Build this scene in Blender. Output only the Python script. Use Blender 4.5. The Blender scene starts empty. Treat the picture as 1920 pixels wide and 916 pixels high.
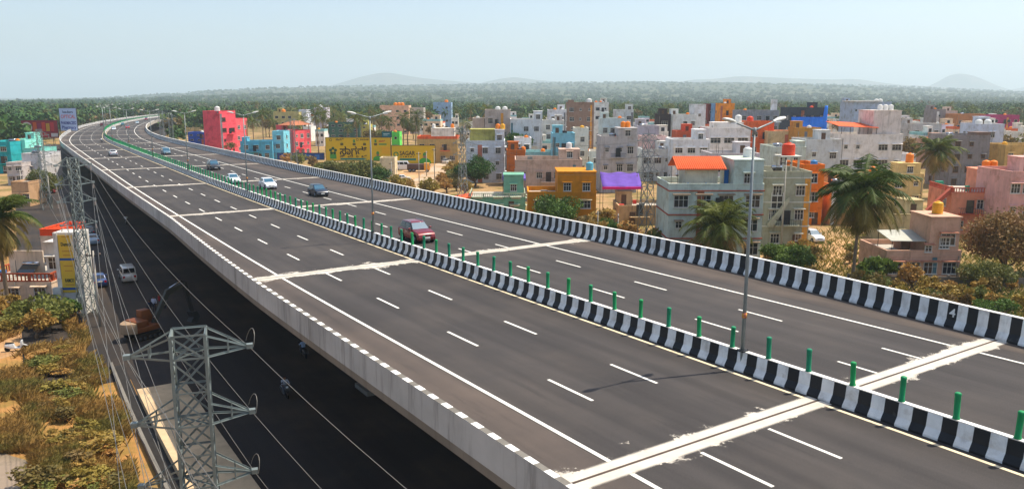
import bpy, math, random
import numpy as np
from mathutils import Vector, Matrix

random.seed(11)
RNG = np.random.default_rng(11)
S = bpy.context.scene
COL = S.collection
PI = math.pi

# ------------------------------------------------------------------ camera, sky, sun, exposure
F, PCX, PCY, HOR = 1500.0, 960.0, 458.0, 180.0
PITCH = math.atan((PCY - HOR) / F)
CAMZ = 21.8
YK = CAMZ / 20.5
cam_d = bpy.data.cameras.new('camera')
cam_d.sensor_width = 36.0
cam_d.lens = 36.0 * F / 1920.0
cam_d.clip_start = 0.3
cam_d.clip_end = 40000
cam = bpy.data.objects.new('camera', cam_d)
cam.location = (0, 0, CAMZ)
cam.rotation_euler = (PI / 2 - PITCH, 0, 0)
COL.objects.link(cam)
S.camera = cam

SUN_AZ = math.atan2(5.35, 1.5)          # from +Y towards +X
SUN_EL = math.radians(62)
W = bpy.data.worlds.new('World')
S.world = W
W.use_nodes = True
wn = W.node_tree
sky = wn.nodes.new('ShaderNodeTexSky')
sky.sky_type = 'NISHITA'
sky.sun_disc = False
sky.sun_elevation = SUN_EL
sky.sun_rotation = SUN_AZ
sky.altitude = 700
sky.air_density = 1.0
sky.dust_density = 3.4
sky.ozone_density = 1.2
bg = wn.nodes['Background']
bg.inputs['Strength'].default_value = 0.14
wn.links.new(sky.outputs[0], bg.inputs['Color'])

sd = bpy.data.lights.new('sun', 'SUN')
sd.energy = 4.5
sd.angle = math.radians(0.53)
sd.color = (1.0, 0.90, 0.75)
sun = bpy.data.objects.new('sun', sd)
sun_dir = Vector((math.sin(SUN_AZ) * math.cos(SUN_EL), math.cos(SUN_AZ) * math.cos(SUN_EL), math.sin(SUN_EL)))
sun.rotation_euler = sun_dir.to_track_quat('Z', 'Y').to_euler()
sun.location = (60, 20, 120)
COL.objects.link(sun)

S.view_settings.view_transform = 'Standard'
S.view_settings.look = 'None'
S.view_settings.exposure = 0.5
S.view_settings.gamma = 1.0
S.view_settings.use_curve_mapping = False
S.render.engine = 'CYCLES'
S.cycles.use_denoising = True
S.cycles.max_bounces = 6
S.cycles.diffuse_bounces = 3
S.cycles.glossy_bounces = 2
S.cycles.transmission_bounces = 3
S.cycles.transparent_max_bounces = 8
S.cycles.volume_bounces = 2
S.cycles.use_adaptive_sampling = True

# ------------------------------------------------------------------ geometry helpers
CP, SP = math.cos(PITCH), math.sin(PITCH)


def ray(px, py):
    u = (px - PCX) / F
    v = (PCY - py) / F
    return np.array([u, CP + v * SP, -SP + v * CP])


def ground(px, py, z=0.0):
    d = ray(px, py)
    k = (z - CAMZ) / d[2]
    return Vector((d[0] * k, d[1] * k, z))


def at(px, py, Y):
    d = ray(px, py)
    k = Y / d[1]
    return Vector((d[0] * k, Y, CAMZ + d[2] * k))


def lin(c):
    c = c / 255.0
    return c / 12.92 if c <= 0.04045 else ((c + 0.055) / 1.055) ** 2.4


def rgb(r, g, b, k=1.0):
    return (lin(r) * k, lin(g) * k, lin(b) * k, 1.0)


class MB:
    def __init__(self):
        self.v, self.f, self.m, self.s = [], [], [], []

    def add(self, vs, fs, mi=0, smooth=False):
        o = len(self.v)
        self.v += [tuple(p) for p in vs]
        for f in fs:
            self.f.append([i + o for i in f])
            self.m.append(mi)
            self.s.append(smooth)
        return self

    def box(self, x0, x1, y0, y1, z0, z1, mi=0):
        vs = [(x0, y0, z0), (x1, y0, z0), (x1, y1, z0), (x0, y1, z0), (x0, y0, z1), (x1, y0, z1), (x1, y1, z1), (x0, y1, z1)]
        return self.add(vs, [(0, 3, 2, 1), (4, 5, 6, 7), (0, 1, 5, 4), (1, 2, 6, 5), (2, 3, 7, 6), (3, 0, 4, 7)], mi)

    def hexa(self, bottom, top, mi=0):
        vs = list(bottom) + list(top)
        return self.add(vs, [(0, 3, 2, 1), (4, 5, 6, 7), (0, 1, 5, 4), (1, 2, 6, 5), (2, 3, 7, 6), (3, 0, 4, 7)], mi)

    def prism(self, poly, axis, a0, a1, mi=0):
        def mk(p, a):
            return (a, p[0], p[1]) if axis == 'x' else ((p[0], a, p[1]) if axis == 'y' else (p[0], p[1], a))
        n = len(poly)
        vs = [mk(p, a0) for p in poly] + [mk(p, a1) for p in poly]
        fs = [list(range(n))[::-1], [n + i for i in range(n)]] + [(i, (i + 1) % n, n + (i + 1) % n, n + i) for i in range(n)]
        return self.add(vs, fs, mi)

    def tube(self, pts, radii, n=8, mi=0, caps=True, smooth=True):
        pts = [Vector(p) for p in pts]
        if not hasattr(radii, '__len__'):
            radii = [radii] * len(pts)
        vs, fs = [], []
        up = None
        for i, p in enumerate(pts):
            a = pts[max(i - 1, 0)]
            b = pts[min(i + 1, len(pts) - 1)]
            t = (b - a).normalized()
            if up is None:
                up = Vector((0, 0, 1)) if abs(t.z) < 0.9 else Vector((1, 0, 0))
            x = t.cross(up)
            if x.length < 1e-4:
                x = t.orthogonal()
            x.normalize()
            y = x.cross(t).normalized()
            up = y
            for k in range(n):
                an = 2 * PI * k / n
                vs.append(p + (x * math.cos(an) + y * math.sin(an)) * radii[i])
        for i in range(len(pts) - 1):
            for k in range(n):
                k2 = (k + 1) % n
                fs.append((i * n + k, i * n + k2, (i + 1) * n + k2, (i + 1) * n + k))
        self.add(vs, fs, mi, smooth)
        if caps:
            o = len(self.v) - len(vs)
            self.f.append([o + k for k in range(n)][::-1]); self.m.append(mi); self.s.append(False)
            self.f.append([o + (len(pts) - 1) * n + k for k in range(n)]); self.m.append(mi); self.s.append(False)
        return self

    def lathe(self, prof, n=12, mi=0, c=(0, 0), smooth=True):
        vs, fs = [], []
        for r, z in prof:
            for k in range(n):
                a = 2 * PI * k / n
                vs.append((c[0] + r * math.cos(a), c[1] + r * math.sin(a), z))
        for i in range(len(prof) - 1):
            for k in range(n):
                k2 = (k + 1) % n
                fs.append((i * n + k, i * n + k2, (i + 1) * n + k2, (i + 1) * n + k))
        fs.append(list(range(n))[::-1])
        fs.append([(len(prof) - 1) * n + k for k in range(n)])
        return self.add(vs, fs, mi, smooth)

    def mesh(self, name, mats):
        me = bpy.data.meshes.new(name)
        me.from_pydata(self.v, [], self.f)
        for m in (mats if isinstance(mats, (list, tuple)) else [mats]):
            me.materials.append(m)
        me.polygons.foreach_set('material_index', self.m)
        me.polygons.foreach_set('use_smooth', self.s)
        me.update()
        return me

    def build(self, name, mats, parent=None, loc=(0, 0, 0), rz=0.0):
        return link(name, self.mesh(name, mats), parent, loc, rz)


def link(name, me, parent=None, loc=(0, 0, 0), rz=0.0):
    o = bpy.data.objects.new(name, me)
    COL.objects.link(o)
    o.parent = parent
    o.location = loc
    o.rotation_euler = (0, 0, rz)
    return o


def tag(o, label=None, cat=None, group=None, kind=None):
    if label: o['label'] = label
    if cat: o['category'] = cat
    if group: o['group'] = group
    if kind: o['kind'] = kind
    return o


def thing(name, label, cat, loc=(0, 0, 0), rz=0.0, group=None):
    return tag(link(name, None, None, loc, rz), label, cat, group)


def dup(root, loc=None, rz=None, label=None, group=None, scale=None, parent=None):
    r = root.copy()
    COL.objects.link(r)
    r.parent = parent
    if loc is not None: r.location = loc
    if rz is not None: r.rotation_euler = (0, 0, rz)
    if scale is not None: r.scale = (scale,) * 3 if not hasattr(scale, '__len__') else scale
    if label: r['label'] = label
    if group: r['group'] = group
    for ch in list(root.children):
        dup(ch, parent=r)
    return r


def np_mesh(name, V, Q, mats, mi=None, attr=None, smooth=False):
    """V (n,3), Q (m,4) quads"""
    me = bpy.data.meshes.new(name)
    n, m = len(V), len(Q)
    k = Q.shape[1]
    me.vertices.add(n)
    me.vertices.foreach_set('co', np.ascontiguousarray(V, dtype=np.float32).ravel())
    me.loops.add(m * k)
    me.loops.foreach_set('vertex_index', np.ascontiguousarray(Q, dtype=np.int32).ravel())
    me.polygons.add(m)
    me.polygons.foreach_set('loop_start', np.arange(0, m * k, k, dtype=np.int32))
    for mm in (mats if isinstance(mats, (list, tuple)) else [mats]):
        me.materials.append(mm)
    if mi is not None:
        me.polygons.foreach_set('material_index', np.ascontiguousarray(mi, dtype=np.int32))
    me.polygons.foreach_set('use_smooth', np.full(m, smooth))
    if attr is not None:
        a = me.attributes.new('tint', 'FLOAT', 'POINT')
        a.data.foreach_set('value', np.ascontiguousarray(attr, dtype=np.float32))
    me.update(calc_edges=True)
    me.validate()
    return me


# ------------------------------------------------------------------ materials
def mat(name, col, rough=0.8, var=0.12, scale=0.6, bump=0.0, bscale=30.0, metal=0.0, stain=0.0, uv=False,
        spec=0.3, emis=None, objrand=0.0, coat=0.0, stretch=None, col2=None, c2scale=0.3, c2lo=0.45, c2hi=0.6, trans=0.0):
    m = bpy.data.materials.new(name)
    m.use_nodes = True
    nt = m.node_tree
    N, L = nt.nodes, nt.links
    b = N['Principled BSDF']
    b.inputs['Roughness'].default_value = rough
    b.inputs['Metallic'].default_value = metal
    b.inputs['Specular IOR Level'].default_value = spec
    if coat:
        b.inputs['Coat Weight'].default_value = coat
    tc = N.new('ShaderNodeTexCoord')
    src = tc.outputs['UV'] if uv else tc.outputs['Object']
    if stretch:
        mp = N.new('ShaderNodeMapping')
        mp.inputs['Scale'].default_value = stretch
        L.new(src, mp.inputs['Vector'])
        src = mp.outputs[0]

    def noise(sc, det=5.0, vec=src, rgh=0.6):
        n = N.new('ShaderNodeTexNoise')
        n.inputs['Scale'].default_value = sc
        n.inputs['Detail'].default_value = det
        n.inputs['Roughness'].default_value = rgh
        L.new(vec, n.inputs['Vector'])
        return n.outputs['Fac']

    def rng(x, a, bb, c, d):
        r = N.new('ShaderNodeMapRange')
        r.inputs[1].default_value, r.inputs[2].default_value, r.inputs[3].default_value, r.inputs[4].default_value = a, bb, c, d
        L.new(x, r.inputs[0])
        return r.outputs[0]

    base = N.new('ShaderNodeRGB')
    base.outputs[0].default_value = col
    cur = base.outputs[0]
    if col2:
        mx = N.new('ShaderNodeMix'); mx.data_type = 'RGBA'
        L.new(rng(noise(c2scale, 6.0, src, 0.65), c2lo, c2hi, 0, 1), mx.inputs[0])
        L.new(cur, mx.inputs[6]); mx.inputs[7].default_value = col2
        cur = mx.outputs[2]
    if var or objrand:
        h = N.new('ShaderNodeHueSaturation')
        v = rng(noise(scale), 0.3, 0.7, 1 - var, 1 + var)
        if objrand:
            oi = N.new('ShaderNodeObjectInfo')
            md = N.new('ShaderNodeMath'); md.operation = 'MULTIPLY'
            L.new(v, md.inputs[0]); L.new(rng(oi.outputs['Random'], 0, 1, 1 - objrand, 1 + objrand), md.inputs[1])
            v = md.outputs[0]
            L.new(rng(oi.outputs['Random'], 0, 1, 0.5 + objrand * 0.12, 0.5 - objrand * 0.12), h.inputs['Hue'])
        L.new(v, h.inputs['Value'])
        L.new(cur, h.inputs['Color'])
        cur = h.outputs[0]
    if stain:
        mp = N.new('ShaderNodeMapping')
        mp.inputs['Scale'].default_value = (1.6, 1.6, 0.16)
        L.new(tc.outputs['Object'], mp.inputs['Vector'])
        a = rng(noise(1.0, 7.0, mp.outputs[0], 0.7), 0.5, 0.78, 0, stain)
        mx = N.new('ShaderNodeMix'); mx.data_type = 'RGBA'
        L.new(a, mx.inputs[0]); L.new(cur, mx.inputs[6])
        mx.inputs[7].default_value = (0.07, 0.06, 0.05, 1)
        cur = mx.outputs[2]
    L.new(cur, b.inputs['Base Color'])
    if bump:
        bp = N.new('ShaderNodeBump')
        bp.inputs['Strength'].default_value = bump
        bp.inputs['Distance'].default_value = 0.02
        L.new(noise(bscale, 4.0), bp.inputs['Height'])
        L.new(bp.outputs[0], b.inputs['Normal'])
    if emis:
        b.inputs['Emission Color'].default_value = emis
        b.inputs['Emission Strength'].default_value = 1.0
    if trans:
        t = N.new('ShaderNodeBsdfTranslucent')
        L.new(cur, t.inputs['Color'])
        ms = N.new('ShaderNodeMixShader')
        ms.inputs[0].default_value = trans
        L.new(b.outputs[0], ms.inputs[1]); L.new(t.outputs[0], ms.inputs[2])
        L.new(ms.outputs[0], N['Material Output'].inputs['Surface'])
    return m


_wm = {}


def wall(r, g, b, stain=0.35):
    k = (r, g, b, stain)
    if k not in _wm:
        _wm[k] = mat('wall_paint', rgb(r, g, b), 0.85, 0.13, 0.5, 0.15, 12.0, stain=min(0.75, stain * 1.6), spec=0.2, col2=rgb(int(r * 0.86), int(g * 0.84), int(b * 0.8)), c2scale=0.45, c2lo=0.5, c2hi=0.66)
    return _wm[k]


M = {}
M['concrete'] = mat('concrete', rgb(168, 163, 152), 0.9, 0.14, 0.35, 0.3, 8.0, stain=0.35, spec=0.2)
M['concrete_dark'] = mat('aged_concrete', rgb(120, 116, 108), 0.92, 0.18, 0.3, 0.3, 8.0, stain=0.5, spec=0.2)
M['white_paint'] = mat('white_paint', rgb(230, 229, 224), 0.7, 0.12, 1.4, 0.1, 10.0, stain=0.4, spec=0.3, col2=rgb(196, 190, 180), c2scale=1.3, c2lo=0.5, c2hi=0.72)
M['black_paint'] = mat('black_paint', rgb(20, 21, 24), 0.55, 0.35, 1.6, 0.1, 10.0, spec=0.4, col2=rgb(84, 82, 80), c2scale=2.2, c2lo=0.62, c2hi=0.85)
M['line_paint'] = mat('line_paint', rgb(226, 224, 214), 0.75, 0.12, 0.9, uv=True, col2=rgb(150, 146, 138), c2scale=2.5, c2lo=0.6, c2hi=0.78)
M['line_yellow'] = mat('cream_line_paint', rgb(224, 208, 174), 0.75, 0.14, 0.9, uv=True, col2=rgb(142, 122, 98), c2scale=1.2, c2lo=0.55, c2hi=0.75)
M['galv'] = mat('galvanised_steel', rgb(132, 140, 140), 0.5, 0.15, 1.0, metal=0.35, spec=0.5)
M['galv_teal'] = mat('weathered_steel', rgb(116, 126, 124), 0.55, 0.2, 1.2, metal=0.3, spec=0.5)
M['dark_metal'] = mat('dark_metal', rgb(50, 52, 54), 0.6, 0.15, 2.0, metal=0.3)
M['wire'] = mat('wire', rgb(122, 120, 114), 0.5, 0.05, 1.0, metal=0.4)
M['rubber'] = mat('rubber', rgb(22, 22, 23), 0.85, 0.1, 5)
M['rim'] = mat('wheel_rim', rgb(150, 152, 156), 0.35, 0.05, 5, metal=0.8)
M['glass'] = mat('car_glass', rgb(20, 28, 34), 0.06, 0.0, 1, spec=0.9)
M['windshield'] = mat('windshield_glass', rgb(30, 86, 112), 0.08, 0.0, 1, spec=0.9)
M['pane'] = mat('window_glass', rgb(40, 46, 52), 0.15, 0.25, 1.5, spec=0.6)
M['frame'] = mat('window_frame', rgb(206, 204, 196), 0.6, 0.08, 3)
M['frame_brown'] = mat('brown_window_frame', rgb(112, 74, 50), 0.6, 0.12, 3)
M['chrome'] = mat('chrome', rgb(200, 202, 205), 0.15, 0.0, 1, metal=1.0)
M['lamp_glass'] = mat('headlight_glass', rgb(225, 230, 232), 0.1, 0.0, 1, spec=0.8)
M['tail'] = mat('tail_light_red', rgb(170, 20, 20), 0.2, 0.0, 1, spec=0.6)
M['plate'] = mat('number_plate', rgb(225, 225, 218), 0.5, 0.0, 1)
M['green_plastic'] = mat('green_plastic', rgb(16, 134, 84), 0.6, 0.16, 2.0, spec=0.3, objrand=0.2)
M['lamp_head'] = mat('lamp_head_shell', rgb(205, 205, 198), 0.45, 0.08, 3)
M['tan'] = mat('tan_plaster', rgb(190, 165, 130), 0.9, 0.12, 0.6, stain=0.3)
M['tile_roof'] = mat('orange_roof_tiles', rgb(226, 96, 48), 0.8, 0.12, 1.2, 0.3, 8.0, stain=0.12)
M['roof_slab'] = mat('roof_slab', rgb(176, 168, 154), 0.9, 0.16, 0.4, stain=0.15)
M['door'] = mat('painted_door', rgb(90, 66, 48), 0.6, 0.12, 2)
M['bark'] = mat('bark', rgb(112, 94, 74), 0.95, 0.25, 2.0, 0.4, 10.0)
M['palm_bark'] = mat('palm_bark', rgb(128, 112, 92), 0.95, 0.25, 3.0, 0.4, 10.0)
M['skin'] = mat('skin', rgb(120, 82, 60), 0.7, 0.05, 3)
M['hair'] = mat('hair', rgb(20, 18, 18), 0.7, 0.05, 3)


def leafmat(name, col, col2, trans=0.25):
    """foliage: clump-to-clump and tree-to-tree colour differences"""
    return mat(name, col, 0.6, 0.22, 0.9, spec=0.25, objrand=0.22, col2=col2, c2scale=0.35, c2lo=0.42, c2hi=0.62, trans=trans)


M['leaf'] = leafmat('green_leaves', rgb(84, 112, 46), rgb(58, 84, 34))
M['leaf_dry'] = leafmat('dry_leaves', rgb(136, 112, 66), rgb(104, 96, 52))
M['scrub'] = leafmat('scrub_leaves', rgb(176, 142, 72), rgb(132, 122, 60))
M['scrub_green'] = leafmat('scrub_green_leaves', rgb(134, 132, 66), rgb(100, 112, 54))
M['leaf_olive'] = leafmat('olive_leaves', rgb(120, 118, 62), rgb(84, 96, 44))
M['palm'] = leafmat('palm_fronds', rgb(98, 108, 42), rgb(62, 80, 32))
M['palm_old'] = leafmat('old_palm_fronds', rgb(152, 126, 68), rgb(108, 98, 50))

# ------------------------------------------------------------------ the line of the flyover
_ctrl = [((2300, 1026), 11.95), ((1900, 884), 12), ((1530, 752), 12), ((1150, 619), 12.05), ((773, 487), 12.2), ((513, 391.6), 12.9),
         ((385.7, 343.9), 13.4), ((313, 313.9), 13.8), ((263.5, 294.2), 14.1), ((232.3, 280.6), 14.3), ((206, 269.9), 14.5),
         ((193, 261.5), 14.7), ((191.3, 253.5), 14.9), ((194.6, 245.9), 15.1), ((208, 237.5), 15.3), ((233, 229.5), 15.5),
         ((270, 222.5), 15.6), ((320, 216.5), 15.7), ((372, 212.5), 15.8), ((460, 207.5), 15.9)]
_p = np.array([list(ground(q[0], q[1], CAMZ - z)) for q, z in _ctrl])
_s = np.concatenate([[0], np.cumsum(np.hypot(*np.diff(_p[:, :2], axis=0).T))])
_ss = np.linspace(0, _s[-1], 400)
_q = np.array([np.interp(_ss, _s, _p[:, k]) for k in range(3)]).T
for _i in range(60):
    _q[1:-1] = 0.25 * _q[:-2] + 0.5 * _q[1:-1] + 0.25 * _q[2:]
_sq = np.concatenate([[0], np.cumsum(np.hypot(*np.diff(_q[:, :2], axis=0).T))])
_d0 = (_q[8] - _q[0]) / np.hypot(*(_q[8] - _q[0])[:2])
_d1 = (_q[-1] - _q[-12]) / np.hypot(*(_q[-1] - _q[-12])[:2])
_q = np.vstack([_q[0] - _d0 * 90, _q[0] - _d0 * 45, _q, _q[-1] + _d1 * 60, _q[-1] + _d1 * 160])
_sq = np.concatenate([[-90, -45], _sq, [_sq[-1] + 60, _sq[-1] + 160]])
_t = np.gradient(_q[:, :2], _sq, axis=0)
_t /= np.hypot(*_t.T)[:, None]
ROAD_END = float(_sq[-1])


def road(s, off=0.0, dz=0.0):
    """world point(s) on the deck at arc length s and offset to the right of the median line"""
    c = [np.interp(s, _sq, _q[:, k]) for k in range(3)]
    tx, ty = np.interp(s, _sq, _t[:, 0]), np.interp(s, _sq, _t[:, 1])
    n = np.hypot(tx, ty)
    tx, ty = tx / n, ty / n
    return np.stack([c[0] + ty * off, c[1] - tx * off, c[2] + dz], axis=-1)


def road_dir(s):
    tx, ty = np.interp(s, _sq, _t[:, 0]), np.interp(s, _sq, _t[:, 1])
    return math.atan2(ty, tx)


def gnd(s, off, z=0.0):
    p = road(s, off)
    return Vector((float(p[0]), float(p[1]), z))


def strip(name, ss, prof, mats, mi=None, parent=None, on_ground=False, offs=None, uv0=(0, 0)):
    """sweep a profile [(offset, height)] along the road; mi(i, j) picks a material"""
    ss = np.asarray(ss, float)
    V = []
    U = []
    for j, (o, z) in enumerate(prof):
        oo = o(ss) if callable(o) else o
        o = float(np.mean(oo))
        P = road(ss, oo, z)
        if on_ground:
            P[:, 2] = z
        V.append(P)
        U.append(np.stack([np.full(len(ss), o + z * 0.7) - uv0[0], ss - uv0[1]], -1))
    n, k = len(ss), len(prof)
    V = np.stack(V, 1).reshape(-1, 3)
    U = np.stack(U, 1).reshape(-1, 2)
    Q, I = [], []
    for i in range(n - 1):
        for j in range(k - 1):
            a = i * k + j
            Q.append((a, a + k, a + k + 1, a + 1))
            I.append(mi(i, j) if mi else 0)
    Q = np.array(Q)
    me = np_mesh(name, V, Q, mats, I)
    uv = me.uv_layers.new(name='UVMap')
    uv.data.foreach_set('uv', U[Q.ravel()].astype(np.float32).ravel())
    return link(name, me, parent)


JOINTS = [12.8, 47.9, 86.4, 124.3, 162.9, 200.1, 234.1, 269.0, 303.1, 342.1, 387.6]
while JOINTS[-1] < ROAD_END - 60:
    JOINTS.append(JOINTS[-1] + 40)
JOINTS = [-23.0] + JOINTS

# ------------------------------------------------------------------ ground and hills
_skx = [-400, 0, 200, 400, 500, 700, 1000, 1200, 1400, 1600, 1750, 1920, 2300]
_sky = [188, 187, 181, 171, 166, 160, 156, 153, 154, 159, 165, 172, 177]


def terrain(x, y):
    x = np.asarray(x, float); y = np.asarray(y, float)
    u = x / np.maximum(y, 50.0)
    zr = CAMZ + (HOR - np.interp(960 + 1525 * u, _skx, _sky)) / F * 6500 - 12
    k = np.clip((y - 1700) / (6600 - 1700), 0, 1)
    k = k * k * (3 - 2 * k)
    roll = (np.sin(x / 410 + y / 900) + np.sin(x / 770 - y / 520 + 1.3) + np.sin(y / 350 + x / 1500)) * 3.5
    rk = np.clip((y - 1300) / 1800, 0, 1)
    return zr * k + rk * (roll + 0.0) - 0.6 * rk


def _ground():
    ys = np.concatenate([np.linspace(-220, 260, 41), np.geomspace(280, 15300, 76)])
    us = np.linspace(-1.35, 1.35, 91)
    V = []
    for y in ys:
        w = max(y, 0) + 320
        x = us * w
        V.append(np.stack([x, np.full_like(x, y), terrain(x, np.full_like(x, y))], -1))
    V = np.array(V).reshape(-1, 3)
    nx = len(us)
    Q = [(i * nx + j, i * nx + j + 1, (i + 1) * nx + j + 1, (i + 1) * nx + j) for i in range(len(ys) - 1) for j in range(nx - 1)]
    m = bpy.data.materials.new('dry_ground')
    m.use_nodes = True
    nt = m.node_tree; N, L = nt.nodes, nt.links
    b = N['Principled BSDF']; b.inputs['Roughness'].default_value = 0.95; b.inputs['Specular IOR Level'].default_value = 0.15
    tc = N.new('ShaderNodeTexCoord')

    def noise(sc, det=6, r=0.62):
        n = N.new('ShaderNodeTexNoise'); n.inputs['Scale'].default_value = sc; n.inputs['Detail'].default_value = det; n.inputs['Roughness'].default_value = r
        L.new(tc.outputs['Object'], n.inputs['Vector']); return n.outputs['Fac']

    def ramp(x, a, bb):
        r = N.new('ShaderNodeMapRange'); r.interpolation_type = 'SMOOTHSTEP'
        r.inputs[1].default_value, r.inputs[2].default_value = a, bb
        L.new(x, r.inputs[0]); return r.outputs[0]

    def mix(f, a, c):
        mx = N.new('ShaderNodeMix'); mx.data_type = 'RGBA'
        L.new(f, mx.inputs[0])
        if isinstance(a, tuple): mx.inputs[6].default_value = a
        else: L.new(a, mx.inputs[6])
        if isinstance(c, tuple): mx.inputs[7].default_value = c
        else: L.new(c, mx.inputs[7])
        return mx.outputs[2]
    c = mix(ramp(noise(0.09), 0.42, 0.6), rgb(170, 138, 98), rgb(128, 112, 68))      # bare earth / dry grass
    c = mix(ramp(noise(0.21), 0.5, 0.66), c, rgb(96, 96, 46))                       # greener patches
    c = mix(ramp(noise(1.7, 8, 0.7), 0.45, 0.75), c, rgb(120, 92, 58))
    sx = N.new('ShaderNodeSeparateXYZ'); L.new(tc.outputs['Object'], sx.inputs[0])
    far = ramp(sx.outputs['Y'], 420, 760)                                            # woodland floor beyond the town
    wood = mix(ramp(noise(0.006, 5), 0.4, 0.62), rgb(48, 62, 38), rgb(82, 84, 50))
    lot = N.new('ShaderNodeMath'); lot.operation = 'MULTIPLY'
    L.new(ramp(sx.outputs['X'], -16, -24), lot.inputs[0]); L.new(ramp(sx.outputs['Y'], 150, 90), lot.inputs[1])   # ochre soil of the dry lot
    c = mix(lot.outputs[0], c, mix(ramp(noise(0.5, 8, 0.7), 0.4, 0.62), rgb(172, 126, 74), rgb(138, 112, 60)))
    c = mix(far, c, wood)
    L.new(c, b.inputs['Base Color'])
    bp = N.new('ShaderNodeBump'); bp.inputs['Strength'].default_value = 0.5; bp.inputs['Distance'].default_value = 0.12
    L.new(noise(2.4, 8, 0.7), bp.inputs['Height']); L.new(bp.outputs[0], b.inputs['Normal'])
    o = link('ground', np_mesh('ground', V, np.array(Q), m, smooth=True))
    tag(o, kind='structure')


_ground()


def hill(name, pts, Y, depth, seed):
    """a far hill: skyline given as (pixel x, pixel y), a real rounded ridge with depth"""
    r = np.random.default_rng(seed)
    xs = [at(p[0], p[1], Y).x for p in pts]
    zs = [at(p[0], p[1], Y).z for p in pts]
    X = np.linspace(xs[0], xs[-1], 70)
    Zc = np.interp(X, xs, zs)
    for _ in range(3):
        Zc[1:-1] = 0.25 * Zc[:-2] + 0.5 * Zc[1:-1] + 0.25 * Zc[2:]
    T = np.linspace(-1, 1, 25)
    ph = r.random(6) * 6
    V = []
    for t in T:
        k = (math.cos(t * PI) + 1) / 2
        wob = 1 + 0.10 * np.sin(X / 420 + ph[0] + t * 4) * (1 - k) + 0.06 * np.sin(X / 180 + ph[1] - t * 7) * (1 - k)
        V.append(np.stack([X, np.full_like(X, Y + t * depth), np.maximum(Zc * k * wob, -5) - 3], -1))
    V = np.array(V).reshape(-1, 3)
    nx = len(X)
    Q = [(i * nx + j, i * nx + j + 1, (i + 1) * nx + j + 1, (i + 1) * nx + j) for i in range(len(T) - 1) for j in range(nx - 1)]
    m = mat('hill_scrub', rgb(70, 80, 62), 0.95, 0.3, 0.004, col2=rgb(100, 92, 74), c2scale=0.008)
    tag(link(name, np_mesh(name, V, np.array(Q), m, smooth=True)), kind='structure')


hill('hill', [(520, 180), (600, 165), (640, 155), (672, 145), (700, 138), (722, 135), (745, 138), (775, 144), (820, 149), (900, 156), (1010, 165), (1080, 180)], 10500, 1000, 1)
hill('hill', [(860, 180), (900, 155), (940, 147), (965, 144), (1000, 149), (1050, 153), (1110, 160), (1160, 180)], 9800, 600, 2)
hill('hill', [(1690, 180), (1745, 161), (1765, 151), (1783, 140), (1800, 137), (1818, 140), (1840, 148), (1862, 159), (1890, 168), (1930, 180)], 10200, 550, 3)
hill('hill', [(1180, 180), (1290, 149), (1340, 148), (1385, 142), (1450, 145), (1500, 147), (1560, 149), (1605, 147), (1640, 153), (1690, 159), (1780, 163), (1850, 180)], 9700, 600, 4)
hill('hill', [(1860, 180), (1905, 166), (1960, 158), (2050, 150), (2150, 160), (2300, 180)], 10800, 550, 5)

# ------------------------------------------------------------------ the carriageway
asph = bpy.data.materials.new('asphalt')
asph.use_nodes = True


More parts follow.
